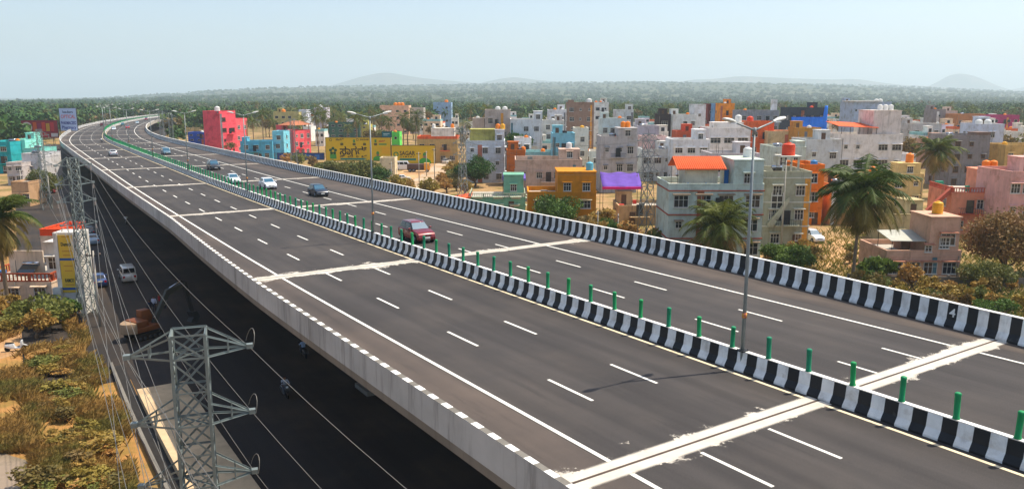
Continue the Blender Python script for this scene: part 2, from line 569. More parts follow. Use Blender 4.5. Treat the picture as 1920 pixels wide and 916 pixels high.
def _asphalt(m, c_a, c_b, dust):
    nt = m.node_tree; N, L = nt.nodes, nt.links
    b = N['Principled BSDF']; b.inputs['Roughness'].default_value = 0.82; b.inputs['Specular IOR Level'].default_value = 0.3
    tc = N.new('ShaderNodeTexCoord')

    def noise(sc, stretch=None, det=6, r=0.6):
        v = tc.outputs['UV']
        if stretch:
            mp = N.new('ShaderNodeMapping'); mp.inputs['Scale'].default_value = stretch; L.new(v, mp.inputs['Vector']); v = mp.outputs[0]
        n = N.new('ShaderNodeTexNoise'); n.inputs['Scale'].default_value = sc; n.inputs['Detail'].default_value = det; n.inputs['Roughness'].default_value = r
        L.new(v, n.inputs['Vector']); return n.outputs['Fac']

    def ramp(x, a, bb, lo=0.0, hi=1.0):
        r = N.new('ShaderNodeMapRange'); r.inputs[1].default_value, r.inputs[2].default_value, r.inputs[3].default_value, r.inputs[4].default_value = a, bb, lo, hi
        L.new(x, r.inputs[0]); return r.outputs[0]

    def mix(f, a, c):
        mx = N.new('ShaderNodeMix'); mx.data_type = 'RGBA'; L.new(f, mx.inputs[0])
        for k, q in ((6, a), (7, c)):
            if isinstance(q, tuple): mx.inputs[k].default_value = q
            else: L.new(q, mx.inputs[k])
        return mx.outputs[2]
    c = mix(ramp(noise(1.0, (0.55, 0.035, 1)), 0.32, 0.68), c_a, c_b)                 # long wear streaks
    c = mix(ramp(noise(0.12), 0.45, 0.75, 0, 0.45), c, dust)                          # dusty patches
    c = mix(ramp(noise(1.0, (1.6, 0.12, 1), 8, 0.7), 0.55, 0.78, 0, 0.65), c, rgb(36, 34, 34))   # tyre-dark smears
    c = mix(ramp(noise(1.0, (2.2, 0.5, 1), 4, 0.6), 0.70, 0.76, 0, 0.5), c, rgb(34, 32, 32))         # oil drips
    c = mix(ramp(noise(26.0, None, 3, 0.5), 0.5, 0.8, 0, 0.25), c, rgb(120, 112, 104))
    c = mix(ramp(noise(0.9, None, 9, 0.75), 0.68, 0.8, 0, 0.35), c, dust)
    # wheel paths: two darker polished bands in every lane
    sp = N.new('ShaderNodeSeparateXYZ'); L.new(tc.outputs['UV'], sp.inputs[0])
    w1 = N.new('ShaderNodeMath'); w1.operation = 'MULTIPLY_ADD'; w1.inputs[1].default_value = 2 * PI / 1.775; w1.inputs[2].default_value = 2.2; L.new(sp.outputs['X'], w1.inputs[0])
    w2 = N.new('ShaderNodeMath'); w2.operation = 'COSINE'; L.new(w1.outputs[0], w2.inputs[0])
    w3 = N.new('ShaderNodeMath'); w3.operation = 'MULTIPLY'; L.new(ramp(w2.outputs[0], -0.2, 1.0), w3.inputs[0]); L.new(ramp(noise(1.0, (0.3, 0.02, 1), 4), 0.3, 0.7, 0.05, 0.42), w3.inputs[1])
    c = mix(w3.outputs[0], c, rgb(40, 38, 37))
    L.new(c, b.inputs['Base Color'])
    bp = N.new('ShaderNodeBump'); bp.inputs['Strength'].default_value = 0.25; bp.inputs['Distance'].default_value = 0.01
    L.new(noise(40.0, None, 2), bp.inputs['Height']); L.new(bp.outputs[0], b.inputs['Normal'])


_asphalt(asph, rgb(46, 43, 42), rgb(66, 62, 60), rgb(92, 83, 75))
shoulder = bpy.data.materials.new('dusty_shoulder')
shoulder.use_nodes = True
_asphalt(shoulder, rgb(64, 58, 55), rgb(82, 73, 67), rgb(118, 102, 89))

OL, OR = -13.05, 16.4            # inner feet of the parapets


def fR(d):
    return lambda s: OR + d + np.interp(s, [-60, 4, 14, 30, 57, 105, 165, 250, 340], [-2.3, -2.3, -1.6, -0.1, 0.4, 2.0, 1.8, 0.8, 0.0])


def fL(d):
    return lambda s: OL + d + np.interp(s, [-60, 10, 43, 77, 130, 210, 300], [-0.3, -0.3, 0.1, 0.9, 0.9, 0.5, 0.2])


sgrid = np.concatenate([np.arange(-90, 480, 2.5), np.arange(480, ROAD_END, 6)])
rprof = [(fL(0), 0), (-10.45, 0), (0.32, 0), (1.0, 0), (12.05, 0), (13.4, 0), (fR(0), 0)]
carriageway = strip('road', sgrid, rprof, [asph, shoulder], lambda i, j: 1 if j in (0, 5) else 0)
tag(carriageway, kind='structure')
fine = np.concatenate([np.arange(-60, 300, 1.5), np.arange(300, 940, 4)])
EL = [(-10.3, 0.18, 'line_paint'), (0.0, 0.17, 'line_yellow'), (1.32, 0.15, 'line_yellow'), (11.9, 0.18, 'line_paint')]
for o, w, mm in EL:
    strip('edge_line', fine, [(o - w / 2, 0.006), (o + w / 2, 0.006)], M[mm], parent=carriageway)
far_d = []
for o, s0 in ((-7.25, 9.1), (-3.7, 9.1), (5.2, 12.3), (8.75, 12.3)):
    k = -4
    while True:
        s = s0 + 8.8 * k
        if s > 620: break
        if s < 330 and s > -25:
            strip('lane_dash', [s, s + 1.5, s + 3.0], [(o - 0.075, 0.006), (o + 0.075, 0.006)], M['line_paint'], parent=carriageway)
        elif s >= 330:
            far_d.append((o, s))
        k += 1
V, Q = [], []
for o, s in far_d:
    n = len(V)
    for a, b in ((o - 0.075, s), (o + 0.075, s), (o + 0.075, s + 3), (o - 0.075, s + 3)):
        V.append(road(b, a, 0.008))
    Q.append((n, n + 1, n + 2, n + 3))
tag(link('lane_dashes', np_mesh('lane_dashes', np.array(V), np.array(Q), M['line_paint']), carriageway), kind='stuff')

# expansion joints: a band of pale mortar with ragged smears and a steel seam
jm = bpy.data.materials.new('joint_mortar')
jm.use_nodes = True


def _joint(m):
    nt = m.node_tree; N, L = nt.nodes, nt.links
    b = N['Principled BSDF']; b.inputs['Roughness'].default_value = 0.9
    tc = N.new('ShaderNodeTexCoord'); sp = N.new('ShaderNodeSeparateXYZ'); L.new(tc.outputs['UV'], sp.inputs[0])

    def math_(op, a, c=None):
        n = N.new('ShaderNodeMath'); n.operation = op
        for k, q in ((0, a), (1, c)):
            if q is None: continue
            if isinstance(q, (int, float)): n.inputs[k].default_value = q
            else: L.new(q, n.inputs[k])
        return n.outputs[0]
    gm = N.new('ShaderNodeNewGeometry')

    def noise(sc, det, r=0.6, stretch=None):
        v = gm.outputs['Position']
        n = N.new('ShaderNodeTexNoise'); n.inputs['Scale'].default_value = sc; n.inputs['Detail'].default_value = det; n.inputs['Roughness'].default_value = r
        L.new(v, n.inputs['Vector']); return n.outputs['Fac']
    a = math_('ABSOLUTE', sp.outputs['Y'])
    big = math_('MULTIPLY', math_('SUBTRACT', noise(0.45, 3), 0.50), 3.8)
    small = math_('MULTIPLY', math_('SUBTRACT', noise(2.6, 8, 0.75), 0.5), 2.0)
    edge = math_('ADD', math_('MAXIMUM', math_('ADD', big, small), 0.0), 0.6)
    d = math_('SUBTRACT', edge, a)
    f = math_('MULTIPLY', d, 7.0)
    f = math_('MINIMUM', math_('MAXIMUM', f, 0.0), 1.0)
    # the smears are thinner than the band itself
    core = math_('LESS_THAN', a, 0.62)
    thin = math_('MAXIMUM', math_('MULTIPLY', math_('GREATER_THAN', noise(5.0, 8, 0.8), 0.46), 0.8), core)
    f = math_('MULTIPLY', f, thin)
    cr = N.new('ShaderNodeMix'); cr.data_type = 'RGBA'
    L.new(noise(1.1, 8, 0.7), cr.inputs[0]); cr.inputs[6].default_value = rgb(224, 217, 203); cr.inputs[7].default_value = rgb(164, 155, 141)
    L.new(cr.outputs[2], b.inputs['Base Color'])
    tr = N.new('ShaderNodeBsdfTransparent'); ms = N.new('ShaderNodeMixShader')
    L.new(f, ms.inputs[0]); L.new(tr.outputs[0], ms.inputs[1]); L.new(b.outputs[0], ms.inputs[2])
    L.new(ms.outputs[0], N['Material Output'].inputs['Surface'])


_joint(jm)
seam_m = mat('joint_steel', rgb(78, 64, 54), 0.7, 0.3, 3.0)
for k, sj in enumerate(JOINTS):
    if sj > 520: break
    for a0, a1 in ((float(fL(0.02)(sj)), 0.3), (1.02, float(fR(-0.02)(sj)))):
        j = strip('expansion_joint', sj + np.linspace(-2.2, 2.2, 5), [(o, 0.010) for o in np.linspace(a0, a1, 6)], jm, parent=carriageway, uv0=(0, sj))
        strip('seam', [sj - 0.06, sj + 0.06], [(a0, 0.014), (a1, 0.014)], seam_m, parent=j)

# ------------------------------------------------------------------ the viaduct under it
fly = thing('flyover', 'long grey concrete elevated viaduct carrying the highway, curving right in the distance', 'flyover')
sg2 = np.concatenate([np.arange(-90, 480, 3), np.arange(480, ROAD_END, 8)])
strip('deck_slab', sg2, [(fL(-0.42), -0.02), (fR(0.55), -0.02), (fR(0.55), -0.55), (fR(-2.5), -0.85), (9.0, -1.0), (-6.0, -1.0), (fL(2.2), -0.85), (fL(-0.42), -0.55), (fL(-0.42), -0.02)], M['concrete'], parent=fly)
strip('girder', sg2, [(-7.0, -1.0), (-5.2, -2.7), (-0.8, -2.7), (-0.2, -1.0)], M['concrete'], parent=fly)
strip('girder', sg2, [(2.0, -1.0), (3.0, -2.7), (7.6, -2.7), (9.8, -1.0)], M['concrete'], parent=fly)
for sj in JOINTS:
    if sj > 640: break
    for o in (-3.0, 5.3):
        zt = float(road(sj, o)[2]) - 2.7
        p = gnd(sj, o)
        b = MB()
        b.hexa([(-0.9, -1.4, zt - 1.6), (0.9, -1.4, zt - 1.6), (0.9, 1.4, zt - 1.6), (-0.9, 1.4, zt - 1.6)], [(-1.1, -2.7, zt), (1.1, -2.7, zt), (1.1, 2.7, zt), (-1.1, 2.7, zt)])
        b.build('pier_cap', M['concrete_dark'], fly, p, road_dir(sj))
        b = MB(); b.box(-0.8, 0.8, -1.2, 1.2, 0, zt - 1.6); b.box(-1.2, 1.2, -1.7, 1.7, 0, 0.35)
        b.build('pier', M['concrete_dark'], fly, p, road_dir(sj))

# parapets and median barrier with painted stripes
sst = np.concatenate([np.arange(-60, 420, 0.54), np.arange(420, 900, 1.62)])
stripe = lambda i: i % 2
top_w = mat('white_coping', rgb(232, 230, 224), 0.75, 0.1, 1.5, stain=0.1)
fascia = mat('pale_fascia_concrete', rgb(168, 172, 172), 0.9, 0.2, 0.25, 0.2, 6.0, stain=0.8, spec=0.2)
lp = strip('parapet', sst, [(fL(0), 0.0), (fL(0), 0.1), (fL(-0.14), 0.38), (fL(-0.2), 1.0), (fL(-0.44), 1.0), (fL(-0.446), -0.2), (fL(-0.43), -0.56)], [M['white_paint'], M['black_paint'], fascia, top_w, M['concrete_dark']],
           lambda i, j: stripe(i) if j < 3 else (2 if j == 4 else (4 if j == 5 else (3 if i % 2 else 4))))
tag(lp, 'grey concrete parapet along the left edge of the flyover, white and black dashes on top', 'barrier')
mp = strip('median_barrier', sst, [(0.34, 0.0), (0.34, 0.08), (0.50, 0.34), (0.56, 0.86), (0.54, 0.9), (0.78, 0.9), (0.76, 0.86), (0.82, 0.34), (0.98, 0.08), (0.98, 0.0)],
           [M['white_paint'], M['black_paint'], top_w], lambda i, j: 2 if j in (3, 4, 5) else stripe(i))
tag(mp, 'black and white striped concrete crash barrier down the middle of the highway', 'barrier')
rp = strip('parapet', sst, [(fR(0), 0.0), (fR(0), 0.1), (fR(+0.2), 0.42), (fR(+0.28), 1.26), (fR(+0.25), 1.3), (fR(+0.52), 1.3), (fR(+0.55), -0.56)], [M['white_paint'], M['black_paint'], M['concrete'], top_w],
           lambda i, j: stripe(i) if j < 3 else (2 if j == 5 else 3))
tag(rp, 'black and white striped parapet along the right edge of the flyover', 'barrier')

# ------------------------------------------------------------------ green anti-glare posts on the median
b = MB()
b.lathe([(0.125, 0.0), (0.125, 0.05), (0.1, 0.09), (0.104, 0.82), (0.112, 0.86), (0.112, 0.93), (0.08, 0.96)], 10)
post_me = b.mesh('glare_post', M['green_plastic'])
npost = 0
ords = ['nearest', 'second', 'third', 'fourth', 'fifth', 'sixth', 'seventh', 'eighth', 'ninth', 'tenth', 'eleventh', 'twelfth', 'thirteenth', 'fourteenth', 'fifteenth']
LK = [17.0, 57.3, 100.5] + [100.5 + 42 * i for i in range(1, 12)]


def ordinal(n):
    return '%d%s' % (n, 'th' if 10 < n % 100 < 20 else {1: 'st', 2: 'nd', 3: 'rd'}.get(n % 10, 'th'))


s = 1.64 - 30
rest = []
while s < 760:
    p = road(s, 0.66, 0.9)
    if s > -8 and npost < 300:
        o = link('glare_post', post_me, None, p, random.uniform(0, 6))
        o.rotation_euler = (random.uniform(-0.03, 0.03), random.uniform(-0.03, 0.03), random.uniform(0, 6))
        li = max([i for i, q in enumerate(LK) if q <= s], default=-1)
        nth = 1 + int((s - (LK[li] if li >= 0 else -10)) // 2)
        tag(o, 'slim green anti-glare post on the median, %s' % ('%s before the nearest street lamp' % ordinal(int((17.0 - s) // 2) + 1) if li < 0 else '%s beyond the %s street lamp' % (ordinal(nth), ords[li])), 'post', 'green anti-glare posts along the median')
        npost += 1
    elif s > 0:
        rest.append(p)
    s += 2.0
V0 = np.array(post_me.vertices[0].co)
tv = np.array([v.co[:] for v in post_me.vertices])
tq = np.array([list(p.vertices) for p in post_me.polygons if len(p.vertices) == 4])
V = np.concatenate([tv + p for p in rest]); Q = np.concatenate([tq + i * len(tv) for i in range(len(rest))])
tag(link('far_glare_posts', np_mesh('far_glare_posts', V, Q, M['green_plastic'])), 'distant row of green anti-glare posts merging into a screen', 'posts', kind='stuff')

# ------------------------------------------------------------------ street lamps on the median
def lamp_post():
    t = thing('street_lamp', '', 'street lamp', group='double-armed street lamps along the median')
    b = MB(); b.tube([(0, 0, -0.5), (0, 0, 5.0), (0, 0, 9.65)], [0.092, 0.074, 0.052], 10); b.build('pole', M['galv'], t)
    b = MB(); b.box(-0.2, 0.2, -0.2, 0.2, -0.03, 0.02)
    for x in (-0.15, 0.15):
        for y in (-0.15, 0.15):
            b.tube([(x, y, 0.0), (x, y, 0.08)], 0.02, 6)
    b.build('base_plate', M['dark_metal'], t)
    b = MB(); b.tube([(0, 0, 1.5), (0, 0, 1.72)], 0.112, 10); b.build('sticker_band', mat('sticker', rgb(200, 150, 60), 0.6, 0.3, 6, col2=rgb(180, 50, 90), c2scale=4), t)
    b = MB(); b.tube([(0, 0, 9.5), (0, 0, 9.8)], 0.085, 10); b.build('collar', M['galv'], t)
    for sg in (-1, 1):
        b = MB(); b.tube([(0, 0, 9.68), (0, sg * 0.35, 9.78), (0, sg * 1.25, 10.03)], [0.05, 0.045, 0.035], 8); b.build('arm', M['galv'], t)
        b = MB()
        vs, fs = [], []
        prof = [(-0.02, 0.05, 0.05), (0.10, 0.10, 0.08), (0.30, 0.155, 0.11), (0.52, 0.165, 0.105), (0.70, 0.12, 0.075), (0.78, 0.05, 0.04)]
        for yy, w, h in prof:
            for k in range(10):
                a = 2 * PI * k / 10
                vs.append((w * math.cos(a), sg * (1.2 + yy), 10.03 + yy * 0.2 + h * math.sin(a) * (1.0 if math.sin(a) > 0 else 0.55)))
        for i in range(len(prof) - 1):
            for k in range(10):
                fs.append((i * 10 + k, i * 10 + (k + 1) % 10, (i + 1) * 10 + (k + 1) % 10, (i + 1) * 10 + k))
        fs += [list(range(10)), [50 + k for k in range(10)]]
        b.add(vs, fs, 0, True)
        h = b.build('lamp_head', M['lamp_head'], t)
        b = MB(); b.box(-0.10, 0.10, sg * 1.42 - 0.18, sg * 1.42 + 0.18, 9.985, 10.03); b.build('lens', M['lamp_glass'], h)
    return t


L0 = lamp_post()
for i, s in enumerate(LK):
    p = road(s, 0.60, 0.92)
    o = L0 if i == 0 else dup(L0)
    o.location = p
    o.rotation_euler = (0, 0, road_dir(s))
    o['label'] = ['tall double-armed grey street lamp nearest the camera on the striped median', 'double-armed grey street lamp beside the red car on the median'][i] if i < 2 else '%s double-armed street lamp along the median counting from the camera' % ords[i]

# ------------------------------------------------------------------ vehicles
def bevel(o, w=0.04, seg=2):
    m = o.modifiers.new('bevel', 'BEVEL')
    m.width = w
    m.segments = seg
    m.limit_method = 'ANGLE'
    m.angle_limit = math.radians(25)
    for p in o.data.polygons:
        p.use_smooth = True
    return o


def wheel(parent, x, y, r, w):
    b = MB()
    b.lathe([(r * 0.62, -w / 2), (r * 0.94, -w / 2), (r, -w * 0.36), (r, w * 0.36), (r * 0.94, w / 2), (r * 0.62, w / 2)], 18)
    o = b.build('wheel', M['rubber'], parent, (x, y, r))
    o.rotation_euler = (PI / 2, 0, 0)
    sg = 1 if y > 0 else -1
    b = MB()
    z = -sg * (w / 2 + 0.005)
    b.lathe([(r * 0.62, z - 0.01), (r * 0.62, z + 0.01)], 16)
    for k in range(5):
        a = 2 * PI * k / 5
        b.tube([(0, 0, z - sg * 0.012), (r * 0.6 * math.cos(a), r * 0.6 * math.sin(a), z - sg * 0.012)], 0.03, 4)
    b.build('rim', M['rim'], o)


_paints = {}


def paint(c):
    if c not in _paints:
        _paints[c] = mat('car_paint', rgb(*c), 0.3, 0.03, 2, metal=0.15, spec=0.5, coat=0.6)
    return _paints[c]


def car(label, loc, rz, Lc, Wc, Hc, col, style='hatch', detail=True, name='car', cat='car', group=None, roofc=None):
    """front along +X; body, cabin, glass panes, four wheels, lights, grille, plates, bumpers, mirrors"""
    t = thing(name, label, cat, loc, rz, group)
    pm = paint(col)
    l, w = Lc / 2, Wc / 2
    gc = 0.2 if style != 'suv' else 0.26
    belt = {'suv': 1.08, 'van': 1.05}.get(style, 0.95) * (Hc / (1.65 if style == 'suv' else (1.85 if style == 'van' else 1.5)))
    hood = belt - (0.10 if style != 'van' else 0.06)
    if style == 'sedan':
        cab_b, cab_t = (-0.62 * l, 0.36 * l), (-0.36 * l, 0.02 * l)
    elif style == 'van':
        cab_b, cab_t = (-0.97 * l, 0.66 * l), (-0.94 * l, 0.42 * l)
    elif style == 'suv':
        cab_b, cab_t = (-0.95 * l, 0.40 * l), (-0.80 * l, 0.08 * l)
    else:
        cab_b, cab_t = (-0.93 * l, 0.42 * l), (-0.66 * l, 0.04 * l)
    rear_deck = belt if style != 'sedan' else belt - 0.04
    prof = [(-0.97 * l, gc, 0.92), (-l, gc + 0.12, 0.95), (-l, 0.62, 0.97), (-0.985 * l, rear_deck - 0.08, 0.95), (-0.95 * l, rear_deck, 0.9),
            (cab_b[1], belt, 0.93), (0.72 * l, hood - 0.01, 0.9), (0.90 * l, hood - 0.1, 0.86), (0.975 * l, hood - 0.24, 0.84), (l, 0.48, 0.86), (0.985 * l, gc + 0.06, 0.86), (0.93 * l, gc, 0.86)]
    n = len(prof)
    vs = []
    for k, yk in enumerate((-1, -0.55, 0, 0.55, 1)):
        for i, (x, z, wf) in enumerate(prof):
            bulge = (1 - yk * yk) * (0.035 if 4 <= i <= 8 else 0.0)
            fx = (1 - yk * yk) * (0.05 if 8 <= i <= 10 else 0) - (1 - yk * yk) * (0.03 if 1 <= i <= 3 else 0)
            vs.append((x + fx, yk * w * wf * (1.0 if abs(yk) < 1 else 1.0), z + bulge))
    fs = []
    for k in range(4):
        for i in range(n):
            fs.append((k * n + i, k * n + (i + 1) % n, (k + 1) * n + (i + 1) % n, (k + 1) * n + i))
    # flanks: an outer loop pushed out so that the sides swell between sill and belt
    b = MB()
    b.add(vs, fs, 0, True)
    for sgn, base in ((-1, 0), (1, 4 * n)):
        ring = [vs[base + i] for i in range(n)]
        cx = [(p[0] * 0.97, p[1] + sgn * 0.05 * w * 1.0, gc + (p[2] - gc) * 0.93 + 0.02) for p in ring]
        o = len(b.v)
        b.v += ring + cx
        for i in range(n):
            b.f.append([o + i, o + (i + 1) % n, o + n + (i + 1) % n, o + n + i]); b.m.append(0); b.s.append(True)
        b.f.append([o + n + i for i in range(n)]); b.m.append(0); b.s.append(False)
    body = b.build('body', pm, t)
    # cabin
    yb, yt = w * 0.93, w * 0.74 if style != 'van' else w * 0.86
    zb, zt = belt - 0.02, Hc - 0.04
    bot = [(cab_b[0], -yb, zb), (cab_b[1], -yb, zb), (cab_b[1], yb, zb), (cab_b[0], yb, zb)]
    top = [(cab_t[0], -yt, zt), (cab_t[1], -yt, zt), (cab_t[1], yt, zt), (cab_t[0], yt, zt)]
    b = MB(); b.hexa(bot, top)
    bevel(b.build('cabin', pm if style != 'suv' else paint((24, 24, 26)), t), 0.05)
    b = MB()
    b.hexa([(cab_t[0] - 0.04, -yt - 0.01, zt - 0.03), (cab_t[1] + 0.05, -yt - 0.01, zt - 0.03), (cab_t[1] + 0.05, yt + 0.01, zt - 0.03), (cab_t[0] - 0.04, yt + 0.01, zt - 0.03)],
           [(cab_t[0] + 0.06, -yt + 0.1, Hc), (cab_t[1] - 0.12, -yt + 0.1, Hc), (cab_t[1] - 0.12, yt - 0.1, Hc), (cab_t[0] + 0.06, yt - 0.1, Hc)])
    bevel(b.build('roof', paint(roofc) if roofc else pm, t), 0.04)

    def lerp(p, q, k):
        return Vector(p).lerp(Vector(q), k)

    def pane(name, a, bb, c, d, u0, u1, v0, v1, m, push):
        def P(u, v):
            return lerp(lerp(a, bb, u), lerp(d, c, u), v)
        q = [P(u0, v0), P(u1, v0), P(u1, v1), P(u0, v1)]
        nn = (q[1] - q[0]).cross(q[3] - q[0]).normalized()
        if nn.dot(Vector(push)) < 0: nn = -nn
        b = MB()
        b.hexa([x - nn * 0.01 for x in q], [x + nn * 0.012 for x in q])
        b.build(name, m, t)
    pane('windshield', bot[1], bot[2], top[2], top[1], 0.05, 0.95, 0.07, 0.93, M['windshield'], (1, 0, 0.3))
    pane('rear_window', bot[0], bot[3], top[3], top[0], 0.08, 0.92, 0.25, 0.9, M['glass'], (-1, 0, 0.3))
    spl = ((0.08, 0.45), (0.49, 0.86)) if style != 'van' else ((0.04, 0.32), (0.36, 0.62), (0.66, 0.9))
    for k in (0, 1):
        A = (bot[0], bot[1], top[1], top[0]) if k == 0 else (bot[3], bot[2], top[2], top[3])
        for u0, u1 in spl:
            pane('side_window', *A, u0, u1, 0.14, 0.88, M['glass'], (0, -1 if k == 0 else 1, 0.2))
    r = 0.31 if style != 'suv' else 0.35
    for x in (-0.60 * l, 0.62 * l):
        for y in (-1, 1):
            wheel(t, x, y * (w - 0.10), r, 0.2)
            b = MB(); b.lathe([(r + 0.06, -0.02), (r + 0.06, 0.02)], 18)
            o = b.build('wheel_arch', M['rubber'], t, (x, y * (w * 0.955), r)); o.rotation_euler = (PI / 2, 0, 0)
    if detail:
        for y in (-1, 1):
            b = MB(); b.hexa([(0.90 * l, y * w * 0.56 - 0.12, hood - 0.30), (0.985 * l, y * w * 0.56 - 0.12, hood - 0.34), (0.985 * l, y * w * 0.56 + 0.12, hood - 0.34), (0.90 * l, y * w * 0.62 + 0.16, hood - 0.30)],
                             [(0.84 * l, y * w * 0.58 - 0.12, hood - 0.10), (0.965 * l, y * w * 0.56 - 0.12, hood - 0.22), (0.955 * l, y * w * 0.56 + 0.13, hood - 0.22), (0.82 * l, y * w * 0.62 + 0.16, hood - 0.12)])
            b.build('headlight', M['lamp_glass'], t)
            b = MB(); b.box(-l - 0.012, -l + 0.06, y * w * 0.74 - 0.12, y * w * 0.74 + 0.12, 0.62, 0.86); b.build('tail_light', M['tail'], t)
            b = MB(); b.box(cab_b[1] - 0.32, cab_b[1] - 0.16, y * (w + 0.10) - 0.1, y * (w + 0.10) + 0.1, belt + 0.02, belt + 0.16)
            bevel(b.build('mirror', pm, t), 0.03)
            b = MB(); b.box(0.97 * l, l + 0.006, y * w * 0.62 - 0.08, y * w * 0.62 + 0.08, gc + 0.12, gc + 0.24); b.build('fog_lamp', M['chrome'], t)
            for xx in (-0.12 * l, 0.14 * l):
                b = MB(); b.box(xx - 0.1, xx + 0.1, y * (w * 0.985) - 0.02, y * (w * 0.985) + 0.02, belt - 0.14, belt - 0.11); b.build('door_handle', M['dark_metal'], t)
        b = MB(); b.box(0.93 * l, l + 0.03, -w * 0.46, w * 0.46, hood - 0.33, hood - 0.24); b.build('grille', M['dark_metal'], t)
        b = MB(); b.box(l - 0.02, l + 0.055, -w * 0.34, w * 0.34, gc + 0.06, gc + 0.16); b.build('lower_grille', M['chrome'] if style == 'suv' else M['dark_metal'], t)
        b = MB(); b.box(l, l + 0.065, -0.25, 0.25, gc + 0.2, gc + 0.32); b.build('number_plate', M['plate'], t)
        b = MB(); b.box(-l - 0.06, -l, -0.25, 0.25, 0.72, 0.84); b.build('number_plate', M['plate'], t)
        b = MB(); b.box(-0.96 * l, 0.92 * l, -w * 0.93, w * 0.93, gc - 0.03, gc + 0.07); b.build('sill', M['rubber'], t)
        if style == 'suv':
            for y in (-1, 1):
                b = MB(); b.tube([(cab_t[0] + 0.1, y * (yt - 0.06), Hc - 0.03), (cab_t[0] + 0.2, y * (yt - 0.06), Hc + 0.04), (cab_t[1] - 0.25, y * (yt - 0.06), Hc + 0.04), (cab_t[1] - 0.15, y * (yt - 0.06), Hc - 0.03)], 0.025, 6)
                b.build('roof_rail', M['chrome'], t)
    return t


def on_road(px, py, off=None, toward=True):
    """arc length of the deck point seen at a pixel"""
    best = None
    for _ in range(4):
        z = CAMZ - 12 if best is None else float(_q[best, 2])
        P = ground(px, py, z)
        d = np.hypot(_q[:, 0] - P.x, _q[:, 1] - P.y)
        best = int(np.argmin(d))
    tx, ty = _t[best]
    s = float(_sq[best] + (P.x - _q[best, 0]) * tx + (P.y - _q[best, 1]) * ty)
    o = float((P.x - _q[best, 0]) * ty - (P.y - _q[best, 1]) * tx)
    return s, (o if off is None else off)


def drive(label, s, off, L_, W_, H_, col, style, toward, detail=True, **k):
    p = road(s, off, 0.012)
    return car(label, p, road_dir(s) + (PI if toward else 0), L_, W_, H_, col, style, detail, **k)


# traffic on the deck (right carriageway comes towards us, left one goes away)
drive('red compact sport utility vehicle with dark windows and black lower trim, nearest car', 56.2, 4.2, 4.0, 1.79, 1.66, (116, 6, 16), 'suv', True)
drive('dark navy hatchback in the lane beside the striped right parapet', 97.0, 8.9, 3.8, 1.7, 1.5, (12, 26, 44), 'hatch', True)
drive('white hatchback with dark windows behind the dark navy one', 110.8, 6.0, 3.85, 1.72, 1.52, (228, 230, 232), 'hatch', True)
drive('small white pickup-like car half hidden behind green median posts', 122.0, 3.6, 3.9, 1.6, 1.5, (222, 228, 230), 'sedan', True)
drive('dark grey sport utility vehicle with bright headlights, behind the white cars', 152.0, 6.7, 4.3, 1.8, 1.75, (44, 50, 58), 'suv', True)
drive('steel blue hatchback by itself in the middle right carriageway', 207, 6.6, 4.0, 1.72, 1.6, (92, 122, 138), 'van', True)
drive('silver sedan driving away alone on the left carriageway', 209, -5.0, 4.2, 1.7, 1.48, (186, 190, 194), 'sedan', False)
drive('bright red car in the right carriageway on the far bend', 418, 8.6, 3.9, 1.7, 1.55, (196, 34, 34), 'hatch', True, False)
drive('white car in the right carriageway close to the green median screen on the bend', 399, 3.5, 3.9, 1.7, 1.5, (226, 230, 232), 'sedan', True, False)
drive('dark green car hugging the median on the far bend', 462, 4.4, 4.0, 1.75, 1.6, (44, 84, 84), 'suv', True, False)
drive('pale silver car by the inner parapet of the far bend', 497, 9.2, 4.1, 1.72, 1.5, (196, 204, 204), 'sedan', True, False)
drive('small maroon car, farthest red one on the right carriageway', 580, 5.8, 4.1, 1.75, 1.7, (148, 38, 56), 'suv', True, False)
drive('maroon car driving away on the left carriageway of the bend', 466, -5.6, 4.1, 1.75, 1.6, (116, 40, 44), 'suv', False, False)
drive('white van far away where the flyover straightens again', 690, 6.0, 4.6, 1.8, 1.9, (224, 228, 228), 'van', True, False)


